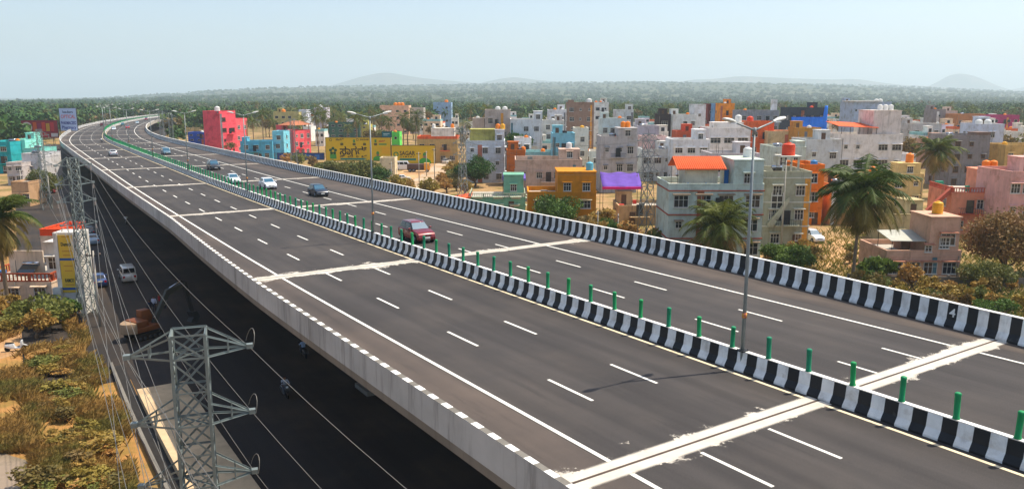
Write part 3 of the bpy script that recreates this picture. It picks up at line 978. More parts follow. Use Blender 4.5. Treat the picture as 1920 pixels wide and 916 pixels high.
# people ---------------------------------------------------------------------
def person_mesh(pose, shirt, trousers):
    """one continuous skinned figure, 1.7 m tall"""
    if pose == 'stand':
        J = {'pel': (0, 0, .93), 'spi': (.01, 0, 1.15), 'che': (0, 0, 1.35), 'nec': (.01, 0, 1.47), 'hea': (.02, 0, 1.6), 'top': (.01, 0, 1.7)}
        for s_, k in ((1, 'l'), (-1, 'r')):
            J.update({k + 'hip': (0, s_ * .1, .88), k + 'kne': (.03 * s_, s_ * .11, .48), k + 'ank': (-.04 * s_, s_ * .12, .08), k + 'toe': (.12 - .04 * s_, s_ * .13, .03),
                      k + 'sho': (0, s_ * .2, 1.38), k + 'elb': (-.02, s_ * .26, 1.1), k + 'wri': (.06, s_ * .27, .86), k + 'han': (.08, s_ * .27, .77)})
    else:
        J = {'pel': (0, 0, .80), 'spi': (.02, 0, 1.02), 'che': (.05, 0, 1.22), 'nec': (.07, 0, 1.34), 'hea': (.09, 0, 1.47), 'top': (.08, 0, 1.57)}
        for s_, k in ((1, 'l'), (-1, 'r')):
            J.update({k + 'hip': (.02, s_ * .1, .78), k + 'kne': (.42, s_ * .15, .72), k + 'ank': (.36, s_ * .15, .32), k + 'toe': (.5, s_ * .15, .28),
                      k + 'sho': (.05, s_ * .2, 1.25), k + 'elb': (.22, s_ * .26, 1.05), k + 'wri': (.45, s_ * .25, 1.0), k + 'han': (.54, s_ * .24, 1.0)})
    R = {'pel': .15, 'spi': .14, 'che': .155, 'nec': .06, 'hea': .105, 'top': .07, 'hip': .09, 'kne': .062, 'ank': .045, 'toe': .04, 'sho': .065, 'elb': .045, 'wri': .032, 'han': .04}
    names = list(J)
    ix = {k: i for i, k in enumerate(names)}
    E = [('pel', 'spi'), ('spi', 'che'), ('che', 'nec'), ('nec', 'hea'), ('hea', 'top')]
    for k in 'lr':
        E += [('pel', k + 'hip'), (k + 'hip', k + 'kne'), (k + 'kne', k + 'ank'), (k + 'ank', k + 'toe'), ('che', k + 'sho'), (k + 'sho', k + 'elb'), (k + 'elb', k + 'wri'), (k + 'wri', k + 'han')]
    me = bpy.data.meshes.new('person')
    me.from_pydata([J[k] for k in names], [(ix[a], ix[b]) for a, b in E], [])
    o = bpy.data.objects.new('tmp', me)
    COL.objects.link(o)
    sk = o.modifiers.new('skin', 'SKIN')
    for i, k in enumerate(names):
        r = R[k if k in R else k[1:]]
        d = me.skin_vertices[0].data[i]
        d.radius = (r, r * (1.15 if k in ('pel', 'spi', 'che') else 1))
        d.use_root = k == 'pel'
    sub = o.modifiers.new('sub', 'SUBSURF'); sub.levels = 1; sub.render_levels = 1
    dg = bpy.context.evaluated_depsgraph_get()
    out = bpy.data.meshes.new_from_object(o.evaluated_get(dg))
    bpy.data.objects.remove(o)
    out.materials.clear()
    for m in (trousers, shirt, M['skin'], M['hair']): out.materials.append(m)
    hz = J['nec'][2]
    wl = J['pel'][2] + 0.04
    for p in out.polygons:
        c = p.center
        hand = min((c - Vector(J['lhan'])).length, (c - Vector(J['rhan'])).length) < 0.12
        p.material_index = 3 if c.z > hz + 0.17 or (c.z > hz + 0.08 and c.x < J['hea'][0] - 0.04) else (2 if c.z > hz - 0.01 or hand else (1 if c.z > wl and c.x < 0.6 else 0))
        if pose != 'stand' and c.z < 0.85 and c.x > 0.1 and not hand: p.material_index = 0
        p.use_smooth = True
    return out


_cloth = {}


def cloth(*c):
    if c not in _cloth: _cloth[c] = mat('cloth', rgb(*c), 0.9, 0.1, 4)
    return _cloth[c]


def person(label, loc, rz, shirt, trousers=(40, 42, 56), pose='stand', group=None):
    o = link('person', person_mesh(pose, cloth(*shirt), cloth(*trousers)), None, loc, rz)
    return tag(o, label, 'person', group)


def scooter(label, loc, rz, col, name='scooter', lean=0.0):
    t = thing(name, label, 'scooter', loc, rz)
    for x in (-0.62, 0.62):
        b = MB(); b.lathe([(0.14, -0.05), (0.21, -0.05), (0.24, -0.02), (0.24, 0.02), (0.21, 0.05), (0.14, 0.05)], 14)
        o = b.build('wheel', M['rubber'], t, (x, 0, 0.24)); o.rotation_euler = (PI / 2, 0, 0)
        b = MB(); b.lathe([(0.13, -0.03), (0.13, 0.03)], 10); b.build('rim', M['rim'], o)
    b = MB(); b.prism([(-0.85, 0.45), (-0.75, 0.68), (-0.1, 0.70), (0.0, 0.36), (0.34, 0.30), (0.42, 0.9), (0.56, 0.95), (0.62, 0.5), (0.42, 0.2), (-0.35, 0.2)], 'y', -0.17, 0.17)
    bevel(b.build('body', paint(col), t), 0.05)
    b = MB(); b.prism([(-0.78, 0.69), (-0.74, 0.80), (-0.15, 0.76), (-0.08, 0.70)], 'y', -0.15, 0.15); bevel(b.build('seat', M['rubber'], t), 0.03)
    b = MB(); b.tube([(0.42, -0.34, 1.06), (0.48, -0.12, 1.02), (0.48, 0.12, 1.02), (0.42, 0.34, 1.06)], 0.02, 6); b.tube([(0.62, 0, 0.24), (0.48, 0, 1.02)], 0.03, 6); b.build('handlebar', M['dark_metal'], t)
    b = MB(); b.box(0.52, 0.60, -0.08, 0.08, 0.82, 0.94); b.build('headlight', M['lamp_glass'], t)
    b = MB(); b.prism([(0.34, 0.42), (0.62, 0.56), (0.92, 0.42), (0.9, 0.36), (0.62, 0.49), (0.36, 0.38)], 'y', -0.09, 0.09); b.build('front_mudguard', paint(col), t)
    for y in (-1, 1):
        b = MB(); b.tube([(0.44, y * 0.25, 1.04), (0.42, y * 0.3, 1.2)], 0.01, 5); b.box(0.40, 0.43, y * 0.3 - 0.06, y * 0.3 + 0.06, 1.18, 1.26); b.build('mirror', M['dark_metal'], t)
    return t


# rider on the median side of the left carriageway far off
sr = road(280, -1.6, 0.012)
scooter('scooter with a white-shirted rider next to the median far off', sr, road_dir(280), (60, 62, 66))
person('white-shirted rider on the far scooter beside the median', sr + np.array([-0.1, 0, 0.0]), road_dir(280), (230, 230, 228), pose='ride')

# ------------------------------------------------------------------ houses
_win = {}


def win_mesh(w, h, fr, far):
    k = (round(w, 2), round(h, 2), fr, far)
    if k not in _win:
        if far:
            b = MB()
            b.box(-w / 2 - 0.06, w / 2 + 0.06, -0.05, 0.02, -0.06, h + 0.06, 0)
            b.box(-w / 2, w / 2, -0.07, -0.045, 0, h, 1)
            _win[k] = (b.mesh('window', [M[fr], M['pane']]), None)
        else:
            b = MB()
            t = 0.07
            b.box(-w / 2 - t, -w / 2, -0.09, 0.02, -t, h + t); b.box(w / 2, w / 2 + t, -0.09, 0.02, -t, h + t)
            b.box(-w / 2, w / 2, -0.09, 0.02, -t, 0); b.box(-w / 2, w / 2, -0.09, 0.02, h, h + t)
            n = 2 if w < 1.0 else 3
            for i in range(1, n):
                x = -w / 2 + w * i / n
                b.box(x - 0.03, x + 0.03, -0.075, 0.01, 0, h)
            b.box(-w / 2, w / 2, -0.072, 0.01, h * 0.62, h * 0.62 + 0.05)
            b.box(-w / 2 - 0.14, w / 2 + 0.14, -0.14, 0.02, -t - 0.08, -t)
            f = b.mesh('window', M[fr])
            p = MB(); p.box(-w / 2, w / 2, -0.045, 0.01, 0, h)
            g = p.mesh('pane', M['pane'])
            _win[k] = (f, g)
    return _win[k]


def window(parent, face, x, y, z, w, h, fr='frame', far=False, shade=None):
    rz = {'f': 0.0, 'r': PI / 2, 'l': -PI / 2}[face]
    f, g = win_mesh(w, h, fr, far)
    o = link('window', f, parent, (x, y, z), rz)
    if g: link('pane', g, o)
    if shade is not None:
        b = MB()
        b.hexa([(-w / 2 - 0.25, -0.5, 0), (w / 2 + 0.25, -0.5, 0), (w / 2 + 0.25, 0.02, 0.03), (-w / 2 - 0.25, 0.02, 0.03)], [(-w / 2 - 0.25, -0.5, 0.07), (w / 2 + 0.25, -0.5, 0.07), (w / 2 + 0.25, 0.02, 0.16), (-w / 2 - 0.25, 0.02, 0.16)])
        b.build('sunshade', shade, parent, (x, y, z + h + 0.16), rz)
    return o


_tank = {}
TC = {'orange': (240, 134, 34), 'yellow': (232, 170, 40), 'black': (32, 34, 38), 'white': (226, 226, 220), 'blue': (52, 130, 190), 'red': (226, 74, 40), 'cyan': (96, 176, 200)}


def water_tank(p, col, label, r=0.62, h=1.35):
    k = (col, r, h)
    if k not in _tank:
        b = MB()
        prof = [(r * 0.96, 0)]
        for i in range(5):
            z = h * 0.78 * i / 5
            prof += [(r, z + 0.04), (r, z + h * 0.11), (r * 0.95, z + h * 0.13), (r * 0.95, z + h * 0.15)]
        prof += [(r, h * 0.78), (r * 0.85, h * 0.9), (r * 0.4, h * 0.97)]
        b.lathe(prof, 14)
        lid = MB(); lid.lathe([(r * 0.34, h * 0.95), (r * 0.36, h * 1.02), (r * 0.2, h * 1.04)], 12)
        mm = mat(col + '_plastic', rgb(*TC[col]), 0.5, 0.06, 2.0)
        _tank[k] = (b.mesh('water_tank', mm), lid.mesh('lid', mm))
    a, l = _tank[k]
    o = link('water_tank', a, None, p, random.uniform(0, 6))
    tag(o, label, 'water tank', 'rooftop water tanks')
    link('lid', l, o)


_fd = []


def flat_deco(R):
    if not _fd:
        for c in ((60, 120, 180), (200, 60, 50), (220, 216, 204), (120, 120, 116), (60, 150, 120), (150, 96, 60)): _fd.append(mat('roof_clutter', rgb(*c), 0.8, 0.15, 2))
    return R.choice(_fd)


FOOT = []      # footprints (x, y, radius) already taken


def house(label, px0, px1, ytop, Y, depth, col, cols=3, rot=0.0, blocks=(), tanks=(), band=None, shade='wall', fr='frame', st=None, w=None,
          para=0.8, bal=False, far=None, skip=0.07, name='house', stain=0.35, nowin=False, roof=None, tl=None, cat='house', group=None, winw=1.3, side=1, parcol=None, lside=False, deco=True, wh=None):
    Y *= YK
    a, c = at(px0, ytop, Y), at(px1, ytop, Y)
    h = max(a.z, 3.3)
    wd = w if w else c.x - a.x
    far = Y > 330 if far is None else far
    R = random.Random(int(px0 * 7 + ytop))
    t = thing(name, label, cat, ((a.x + c.x) / 2, Y, 0), math.radians(rot), group)
    FOOT.append(((a.x + c.x) / 2 + math.sin(math.radians(-rot)) * depth / 2, Y + depth / 2, 0.55 * max(wd, depth) + 1))
    wm = wall(*col, stain)
    cols = max(cols, int(round(wd / 3.3))) if Y < 420 and cols > 1 else cols
    wh = wh or R.choice([1.15, 1.3, 1.3, 1.5])
    winw = winw * R.choice([0.85, 1.0, 1.0, 1.2])
    hb = h - para
    n = st or max(1, round(hb / 3.15))
    sh = hb / n
    b = MB(); b.box(-wd / 2, wd / 2, 0, depth, -0.4, hb); b.build('wall', wm, t)
    b = MB(); b.box(-wd / 2 + 0.15, wd / 2 - 0.15, 0.15, depth - 0.15, hb, hb + 0.05); b.build('roof', roof or M['roof_slab'], t)
    pm = wall(*parcol) if parcol else wm
    if bal:
        b = MB()
        for (x0, x1, y0, y1) in ((-wd / 2, wd / 2, 0, 0.14), (-wd / 2, -wd / 2 + 0.14, 0.14, depth), (wd / 2 - 0.14, wd / 2, 0.14, depth)):
            b.box(x0, x1, y0, y1, hb + para - 0.14, hb + para)
            b.box(x0, x1, y0, y1, hb, hb + 0.12)
            m_ = max(x1 - x0, y1 - y0)
            k = int(m_ / 0.42)
            for i in range(k + 1):
                f = (i + 0.5) / (k + 1)
                x = x0 + (x1 - x0) * f if x1 - x0 > 1 else (x0 + x1) / 2
                y = y0 + (y1 - y0) * f if y1 - y0 > 1 else (y0 + y1) / 2
                ww = 0.16 if i % 6 == 0 else 0.055
                b.box(x - ww, x + ww, y - 0.05, y + 0.05, hb + 0.12, hb + para - 0.14)
        b.build('balustrade', pm, t)
    else:
        b = MB()
        b.box(-wd / 2, wd / 2, 0, 0.14, hb, h); b.box(-wd / 2, wd / 2, depth - 0.14, depth, hb, h)
        b.box(-wd / 2, -wd / 2 + 0.14, 0.14, depth - 0.14, hb, h); b.box(wd / 2 - 0.14, wd / 2, 0.14, depth - 0.14, hb, h)
        b.build('parapet', pm, t)
        b = MB()
        b.box(-wd / 2 - 0.05, wd / 2 + 0.05, -0.05, 0.18, h, h + 0.07); b.box(-wd / 2 - 0.05, wd / 2 + 0.05, depth - 0.18, depth + 0.05, h, h + 0.07)
        b.box(-wd / 2 - 0.05, -wd / 2 + 0.18, 0.18, depth - 0.18, h, h + 0.07); b.box(wd / 2 - 0.18, wd / 2 + 0.05, 0.18, depth - 0.18, h, h + 0.07)
        b.build('coping', wall(*[min(255, int(q * 1.06)) for q in (parcol or col)], stain), t)
    bm = wall(*band) if band else None
    if band or not far:
        for i in range(1, n + 1):
            b = MB()
            z = sh * i
            e = 0.12 if band else 0.05
            b.box(-wd / 2 - e, wd / 2 + e, -e, -0.002, z - 0.16, z); b.box(-wd / 2 - e, -wd / 2 - 0.002, -0.002, depth, z - 0.16, z); b.box(wd / 2 + 0.002, wd / 2 + e, -0.002, depth, z - 0.16, z)
            b.build('floor_band', bm or wm, t)
    shm = None if shade is None else (wm if shade == 'wall' else wall(*shade))
    if not nowin:
        for i in range(n):
            z = sh * i + 0.95
            for j in range(cols):
                if R.random() < skip: continue
                x = -wd / 2 + wd * (j + 0.5) / cols + R.uniform(-0.25, 0.25)
                ww = winw if R.random() < 0.7 else 0.75
                hh = min(wh if ww > 0.9 else 0.8, sh - 1.45)
                ww = min(ww, wd / cols * 0.7)
                window(t, 'f', x, -0.003, z + (0 if hh > 1 else 0.4), ww, hh, fr, far, shm if not far else None)
            if side:
                ns = max(1, int(depth / 4.5))
                for j in range(ns):
                    y = depth * (j + 0.5) / ns
                    if R.random() < 0.25: continue
                    if a.x < 25 or lside: window(t, 'r', wd / 2 + 0.003, y, z, min(winw, 1.1), min(1.2, sh - 1.5), fr, far, shm if not far else None)
                    if (c.x > -25 and R.random() < 0.6) or lside: window(t, 'l', -wd / 2 - 0.003, y, z, min(winw, 1.0), min(1.2, sh - 1.5), fr, far, None)
        if not far:
            b = MB(); b.box(-0.5, 0.5, -0.05, 0.02, 0.1, 2.15); d = b.build('door', M['door'], t, (wd * (R.random() - 0.5) * 0.5, -0.003, 0))
            b = MB(); b.box(0.36, 0.42, -0.10, -0.05, 1.0, 1.14); b.build('handle', M['chrome'], d)
    tops = [(-wd / 2, wd / 2, 0, depth, hb + 0.05)]
    for bl in blocks:
        bx0, bx1, by, back, bd = bl[:5]
        bc = bl[5] if len(bl) > 5 and bl[5] else None
        x0 = at(bx0, by, Y).x - t.location.x; x1 = at(bx1, by, Y).x - t.location.x
        zt = at(bx0, by, Y).z
        m2 = wall(*bc) if bc else wm
        x0 = max(x0, -wd / 2 + 0.003); x1 = min(x1, wd / 2 - 0.003)
        y0 = back + 0.004
        b = MB(); b.box(x0, x1, y0, y0 + bd, hb + 0.02, zt); bo = b.build('upper_storey', m2, t)
        b = MB(); b.box(x0 - 0.12, x1 + 0.12, y0 - 0.12, y0 + bd + 0.12, zt, zt + 0.14); b.build('roof', m2, t)
        tops.append((x0, x1, y0, y0 + bd, zt + 0.14))
        if zt - hb > 2.4 and not (len(bl) > 6 and bl[6]):
            k = max(1, int((x1 - x0) / 2.8))
            for lv in range(max(1, int((zt - hb) / 3.0))):
                for j in range(k):
                    window(t, 'f', x0 + (x1 - x0) * (j + 0.5) / k, y0 - 0.003, hb + 0.95 + 3.0 * lv, min(1.1, (x1 - x0) / k * 0.6), min(1.2, zt - hb - 1.3), fr, far, m2 if not far else None)
    if deco and Y < 420 and wd > 4:
        q = tops[-1] if R.random() < 0.4 else tops[0]
        if not blocks and R.random() < 0.6 and depth > 6:
            x0 = -wd / 2 + 0.3 if R.random() < 0.5 else wd / 2 - 2.9
            b = MB(); b.box(x0, x0 + 2.6, depth - 3.6, depth - 0.4, hb + 0.02, hb + 2.5); sr = b.build('stair_room', wm, t)
            b = MB(); b.box(x0 + 0.7, x0 + 1.6, depth - 3.65, depth - 3.597, hb + 0.1, hb + 2.0); b.build('door', M['door'], sr)
            b = MB(); b.box(x0 - 0.15, x0 + 2.75, depth - 3.8, depth - 0.25, hb + 2.5, hb + 2.62); b.build('roof', wm, sr)
        if R.random() < 0.45:
            x = -wd / 2 + wd * R.choice([0.04, 0.5, 0.96])
            b = MB(); b.tube([(x, -0.16, 0.1), (x, -0.16, hb)], 0.06, 5); b.build('drainpipe', M['concrete_dark'], t)
        if R.random() < 0.5:
            for k in range(R.randint(3, 6)):
                x, y = R.uniform(-wd / 2 + 0.3, wd / 2 - 0.3), R.uniform(0.4, depth - 0.4)
                if R.random() < 0.5:
                    b = MB(); b.tube([(x, y, hb + 0.02), (x + R.uniform(-0.1, 0.1), y, hb + R.uniform(1.2, 2.6))], 0.035, 5); b.build('roof_rod', M['dark_metal'], t)
                else:
                    s_ = R.uniform(0.25, 0.6); b = MB(); b.box(x - s_, x + s_, y - s_ * 0.7, y + s_ * 0.7, hb + 0.06, hb + 0.06 + R.uniform(0.3, 0.9)); b.build('roof_box', flat_deco(R), t)
        if R.random() < 0.4 and not nowin and wd > 5:
            x = -wd / 2 + wd * R.choice([0.02, 0.3, 0.62, 0.86]); aw = R.uniform(0.5, 1.2)
            ac = wall(*R.choice([(150, 96, 70), (120, 124, 130), (226, 160, 70), (90, 130, 140), (196, 120, 96), (236, 232, 224)]))
            b = MB(); b.box(x, min(x + aw, wd / 2 - 0.01), -0.055, -0.004, 0.05, hb - 0.2); b.build('accent_panel', ac, t)
        if n >= 2 and R.random() < 0.6 and not nowin:
            lv = R.randint(1, n - 1)
            bx = R.uniform(-wd * 0.2, wd * 0.2); bw = min(wd * 0.3, 1.7)
            b = MB(); b.box(bx - bw, bx + bw, -1.1, -0.13, sh * lv + 0.02, sh * lv + 0.16); bo = b.build('balcony', pm, t)
            b = MB()
            b.box(bx - bw, bx + bw, -1.1, -1.04, sh * lv + 1.0, sh * lv + 1.06)
            kx = max(4, int(bw * 2 / 0.3))
            for k in range(kx + 1):
                x = bx - bw + 0.03 + (bw * 2 - 0.06) * k / kx
                b.box(x - 0.02, x + 0.02, -1.09, -1.05, sh * lv + 0.16, sh * lv + 1.0)
            for x in (bx - bw, bx + bw - 0.05): b.box(x, x + 0.05, -1.04, -0.13, sh * lv + 0.95, sh * lv + 1.0)
            b.build('railing', M['dark_metal'], bo)
            b = MB(); b.box(bx - 0.55, bx + 0.55, -0.16, -0.1, sh * lv + 0.17, sh * lv + 2.2); b.build('balcony_door', M['pane'], bo)
        if R.random() < 0.2:
            x, y = R.uniform(-wd * 0.3, wd * 0.3), depth * 0.4
            b = MB(); b.tube([(x - 0.9, y + 0.9, hb + 1.1), (x + 0.9, y + 0.9, hb + 1.1)], 0.26, 10); so_ = b.build('solar_heater', M['chrome'], t)
            b = MB(); b.hexa([(x - 0.9, y - 0.8, hb + 0.2), (x + 0.9, y - 0.8, hb + 0.2), (x + 0.9, y + 0.8, hb + 1.0), (x - 0.9, y + 0.8, hb + 1.0)], [(x - 0.9, y - 0.8, hb + 0.26), (x + 0.9, y - 0.8, hb + 0.26), (x + 0.9, y + 0.8, hb + 1.06), (x - 0.9, y + 0.8, hb + 1.06)]); b.build('solar_panel', M['glass'], so_)
    for i, tk in enumerate(tanks):
        bi, fx, fy, cc = tk[:4]
        q = tops[bi]
        p = Vector((q[0] + (q[1] - q[0]) * fx, q[2] + (q[3] - q[2]) * fy, q[4]))
        c_, s_ = math.cos(math.radians(rot)), math.sin(math.radians(rot))
        wp = Vector((t.location.x + p.x * c_ - p.y * s_, t.location.y + p.x * s_ + p.y * c_, p.z))
        nm = tl or ('the ' + ' '.join(label.split()[:5]))
        water_tank(wp, cc, '%s%s plastic water tank on the roof of %s' % (['', 'second ', 'third ', 'fourth '][i], cc, nm), *(tk[4:] if len(tk) > 4 else ()))
    return t, tops, h, wd, sh


def part_box(t, name, m, *b6):
    b = MB(); b.box(*b6); return b.build(name, m, t)


# --- near houses on the right
t, tops, h, wd, sh = house('pinkish beige two-storey house behind the right parapet, lower roof on its left', 1663, 1803, 470, 88, 7.5, (206, 164, 138), cols=4, blocks=[(1747, 1803, 408, 0, 5.0), ], tanks=[(1, 0.55, 0.5, 'yellow', 0.62, 1.5)], st=1, winw=1.5, para=0.6, shade=(178, 122, 98), fr='frame', stain=0.25, tl='the beige house')
window(t, 'f', wd * 0.30, -0.0, 4.4, 1.6, 1.3, 'frame', False, wall(178, 122, 98)); window(t, 'f', wd * 0.05, -0.003, 3.6, 0.7, 0.7, 'frame', False, wall(178, 122, 98))
b = MB(); b.hexa([(-wd * 0.42, 0.6, h + 1.05), (wd * 0.08, 0.6, h + 1.0), (wd * 0.08, 4.6, h + 1.75), (-wd * 0.42, 4.6, h + 1.7)], [(-wd * 0.42, 0.6, h + 1.12), (wd * 0.08, 0.6, h + 1.07), (wd * 0.08, 4.6, h + 1.82), (-wd * 0.42, 4.6, h + 1.77)])
b.build('metal_awning', mat('grey_sheet_metal', rgb(176, 176, 164), 0.6, 0.12, 1.5, metal=0.2), t)
for x in (-wd * 0.4, wd * 0.05):
    for y in (0.7, 4.4):
        b = MB(); b.tube([(x, y, h - 0.6), (x, y, h + 1.05 + (y - 0.6) * 0.17)], 0.04, 6); b.build('awning_post', M['dark_metal'], t)
part_box(t, 'stair_block', wall(150, 112, 92), -wd * 0.14, -wd * 0.02, 3.2, 5.2, h - 0.58, h + 0.95)

t, tops, h, wd, sh = house('large pale green three-storey house with brick red floor bands and orange tiled rooftop room', 1255, 1433, 345, 99, 9, (196, 208, 196), cols=3, band=(176, 92, 70), st=3, blocks=[(1377, 1433, 301, 0, 7)], tanks=[(1, 0.75, 0.6, 'white')], shade=(150, 132, 112), winw=1.5, skip=0.0, stain=0.22, tl='the large pale green house')
hb = h - 0.8
x0 = at(1290, 330, 99 * YK).x - t.location.x; x1 = at(1352, 330, 99 * YK).x - t.location.x
rm = part_box(t, 'roof_room', wall(214, 208, 184), x0, x1, 1.6, 6.0, hb + 0.03, hb + 2.9)
b = MB()
b.hexa([(x0 - 1.3, 0.7, hb + 2.6), (x1 + 0.9, 0.7, hb + 2.6), (x1 + 0.9, 4.2, hb + 4.0), (x0 - 1.3, 4.2, hb + 4.0)], [(x0 - 1.3, 0.7, hb + 2.75), (x1 + 0.9, 0.7, hb + 2.75), (x1 + 0.9, 4.2, hb + 4.15), (x0 - 1.3, 4.2, hb + 4.15)])
b.hexa([(x0 - 1.3, 4.2, hb + 4.0), (x1 + 0.9, 4.2, hb + 4.0), (x1 + 0.9, 7.2, hb + 2.6), (x0 - 1.3, 7.2, hb + 2.6)], [(x0 - 1.3, 4.2, hb + 4.15), (x1 + 0.9, 4.2, hb + 4.15), (x1 + 0.9, 7.2, hb + 2.75), (x0 - 1.3, 7.2, hb + 2.75)])
tr_ = b.build('tiled_roof', M['tile_roof'], t)
b = MB()
for i in range(1, 24):
    x = x0 - 1.3 + (x1 - x0 + 2.2) * i / 24
    b.tube([(x, 0.68, hb + 2.77), (x, 4.2, hb + 4.17)], 0.05, 5)
tag(b.build('tile_ridges', M['tile_roof'], tr_), kind='stuff')
part_box(t, 'blue_door', mat('blue_paint', rgb(24, 104, 170), 0.5, 0.08, 2), x1 + 0.95, x1 + 1.55, 2.0, 2.15, hb + 0.05, hb + 2.5)
for xx, cc in ((x0 + 0.2, 'blue'), (x0 + 2.6, 'blue')):
    water_tank((t.location.x + xx, t.location.y + 0.7, hb + 0.06), cc, 'small %s drum on the terrace of the large pale green house, %s one' % (cc, 'left' if xx < x0 + 1 else 'right'), 0.28, 0.8)

t, tops, h, wd, sh = house('olive grey three-storey house with white ledges right of the pale green house', 1436, 1523, 322, 107, 9, (168, 168, 146), cols=2, st=3, band=(206, 204, 190), tanks=(), shade=(196, 194, 178), stain=0.3, skip=0.0, winw=1.4)
part_box(t, 'glazed_door', M['pane'], -wd * 0.34, -wd * 0.1, -0.06, -0.003, sh * 1.2, sh * 2.35)
for x in (-0.345, -0.22, -0.1):
    part_box(t, 'door_frame', M['frame'], wd * x - 0.05, wd * x + 0.05, -0.1, -0.003, sh * 1.2, sh * 2.38)
b = MB(); b.prism([(-wd * 0.42, sh * 0.95), (-wd * 0.3, sh * 0.95), (wd * 0.02, sh * 2.0), (wd * 0.02, sh * 2.2), (-wd * 0.42, sh * 1.1)], 'y', -0.5, -0.11); b.build('outer_stair', wall(182, 182, 160), t)
b = MB()
for x in (-0.2, wd * 0.3):
    for y in (2, 5):
        b.box(x - 0.12, x + 0.12, y - 0.12, y + 0.12, h - 0.75, h + 1.9)
b.build('tank_stand_post', wall(196, 194, 178), t)
part_box(t, 'tank_stand', wall(206, 204, 190), -0.6, wd * 0.3 + 0.4, 1.6, 5.4, h + 1.9, h + 2.1)
water_tank((t.location.x + 0.9, t.location.y + 3.4, h + 2.1), 'red', 'orange-red water tank on the stand above the olive grey house', 0.95, 1.8)

t, tops, h, wd, sh = house('bright ochre orange two-part house with white-framed windows behind green bush', 990, 1118, 360, 122, 8, (206, 134, 26), cols=3, st=2, blocks=[(1046, 1118, 323, 0, 7.9)], tanks=[(1, 0.86, 0.3, 'cyan')], shade=(206, 190, 150), stain=0.2, skip=0.05, para=0.7, tl='the ochre house')

t, tops, h, wd, sh = house('sea green house with balustrade terrace and orange sloping roof on its left', 880, 985, 362, 142, 9, (116, 172, 146), cols=2, st=2, bal=True, parcol=(176, 186, 160), blocks=[(944, 982, 331, 2.5, 5)], shade=(176, 186, 160), stain=0.25)
b = MB(); b.hexa([(-wd / 2 - 4.6, -0.6, sh * 1.35), (-wd / 2 + 0.3, -0.6, sh * 2.0), (-wd / 2 + 0.3, 7, sh * 2.0), (-wd / 2 - 4.6, 7, sh * 1.35)], [(-wd / 2 - 4.6, -0.6, sh * 1.4), (-wd / 2 + 0.3, -0.6, sh * 2.12), (-wd / 2 + 0.3, 7, sh * 2.12), (-wd / 2 - 4.6, 7, sh * 1.4)])
b.build('sloping_roof', M['tile_roof'], t)
b = MB(); b.prism([(-wd / 2 - 3.6, 0), (-wd / 2 - 0.003, 0), (-wd / 2 - 0.003, sh * 1.9), (-wd / 2 - 3.6, sh * 1.4)], 'y', 0.2, 6.6); b.build('wing_wall', wall(116, 172, 146), t)

house('mauve brown two-storey house with open terrace behind the ochre house', 966, 1092, 300, 158, 11, (198, 168, 150), cols=3, st=2, blocks=[(1052, 1091, 284, 5, 5)], tanks=[(1, 0.5, 0.5, 'white')], shade=(166, 140, 130), stain=0.3)
t, tops, h, wd, sh = house('orange brown house front with an outside staircase', 950, 985, 281, 185, 7, (196, 108, 44), cols=1, st=2, tanks=[(0, 0.9, 0.5, 'orange')], shade=None, nowin=True)
b = MB(); b.prism([(-wd / 2, 0.2), (wd * 0.3, sh * 1.1), (wd * 0.3, sh * 1.3), (-wd / 2, 0.7)], 'y', -0.9, -0.11); b.build('outer_stair', wall(176, 96, 44), t)
house('pale blue white three-storey house with a bright sunlit right wall', 874, 946, 264, 192, 9, (214, 220, 224), cols=2, st=3, blocks=[(880, 930, 244, 2, 6, (176, 172, 96), 1), (928, 945, 244, 0.5, 5)], tanks=[(2, 0.3, 0.5, 'orange'), (2, 0.85, 0.4, 'yellow')], stain=0.18, winw=1.0, tl='the pale blue house')
house('sky blue house with small terrace between white houses', 1036, 1078, 250, 192, 9, (134, 196, 212), cols=2, st=3, tanks=[(0, 0.6, 0.5, 'black')], stain=0.2)
house('dove grey two-block house left of the lattice tower', 1127, 1196, 256, 172, 10, (184, 182, 180), cols=2, st=3, blocks=[(1160, 1195, 241, 0, 7)], tanks=[(1, 0.35, 0.5, 'orange'), (1, 0.6, 0.5, 'orange')], stain=0.35, tl='the dove grey house', shade=(140, 144, 150))
house('tall warm grey house with two white tanks', 909, 957, 206, 232, 10, (190, 178, 168), cols=2, st=4, blocks=(), tanks=[(0, 0.5, 0.5, 'white', 0.8, 1.7), (0, 0.78, 0.5, 'white', 0.8, 1.7)], stain=0.2, tl='the tall warm grey house')
house('low warm grey annex left of the tall warm grey house', 886, 908, 222, 236, 8, (200, 186, 172), cols=1, st=3, tanks=[(0, 0.4, 0.5, 'white')], stain=0.2)
house('blank light blue white apartment wall with one raised stair tower', 957, 1017, 224, 225, 11, (218, 222, 224), cols=2, st=4, blocks=[(1001, 1017, 209, 0, 5)], skip=0.6, stain=0.2, shade=None)
house('brown grey modern house with glass balcony in mid town', 1064, 1114, 192, 300, 10, (150, 124, 108), cols=2, st=5, blocks=[(1066, 1076, 188, 0, 4)], tanks=[(0, 0.85, 0.4, 'white', 1.1, 2.2)], winw=2.0, stain=0.2, shade=None, tl='the brown grey modern house')
house('white house with flat parapet right of the lattice tower', 1262, 1332, 262, 190, 10, (226, 226, 226), cols=2, st=3, blocks=[(1306, 1326, 244, 1, 5)], stain=0.2, winw=1.8)
house('long low white shed-roofed block behind the lattice tower', 1205, 1262, 280, 196, 10, (216, 216, 212), cols=3, st=2, stain=0.3, winw=1.8, shade=(226, 226, 222))
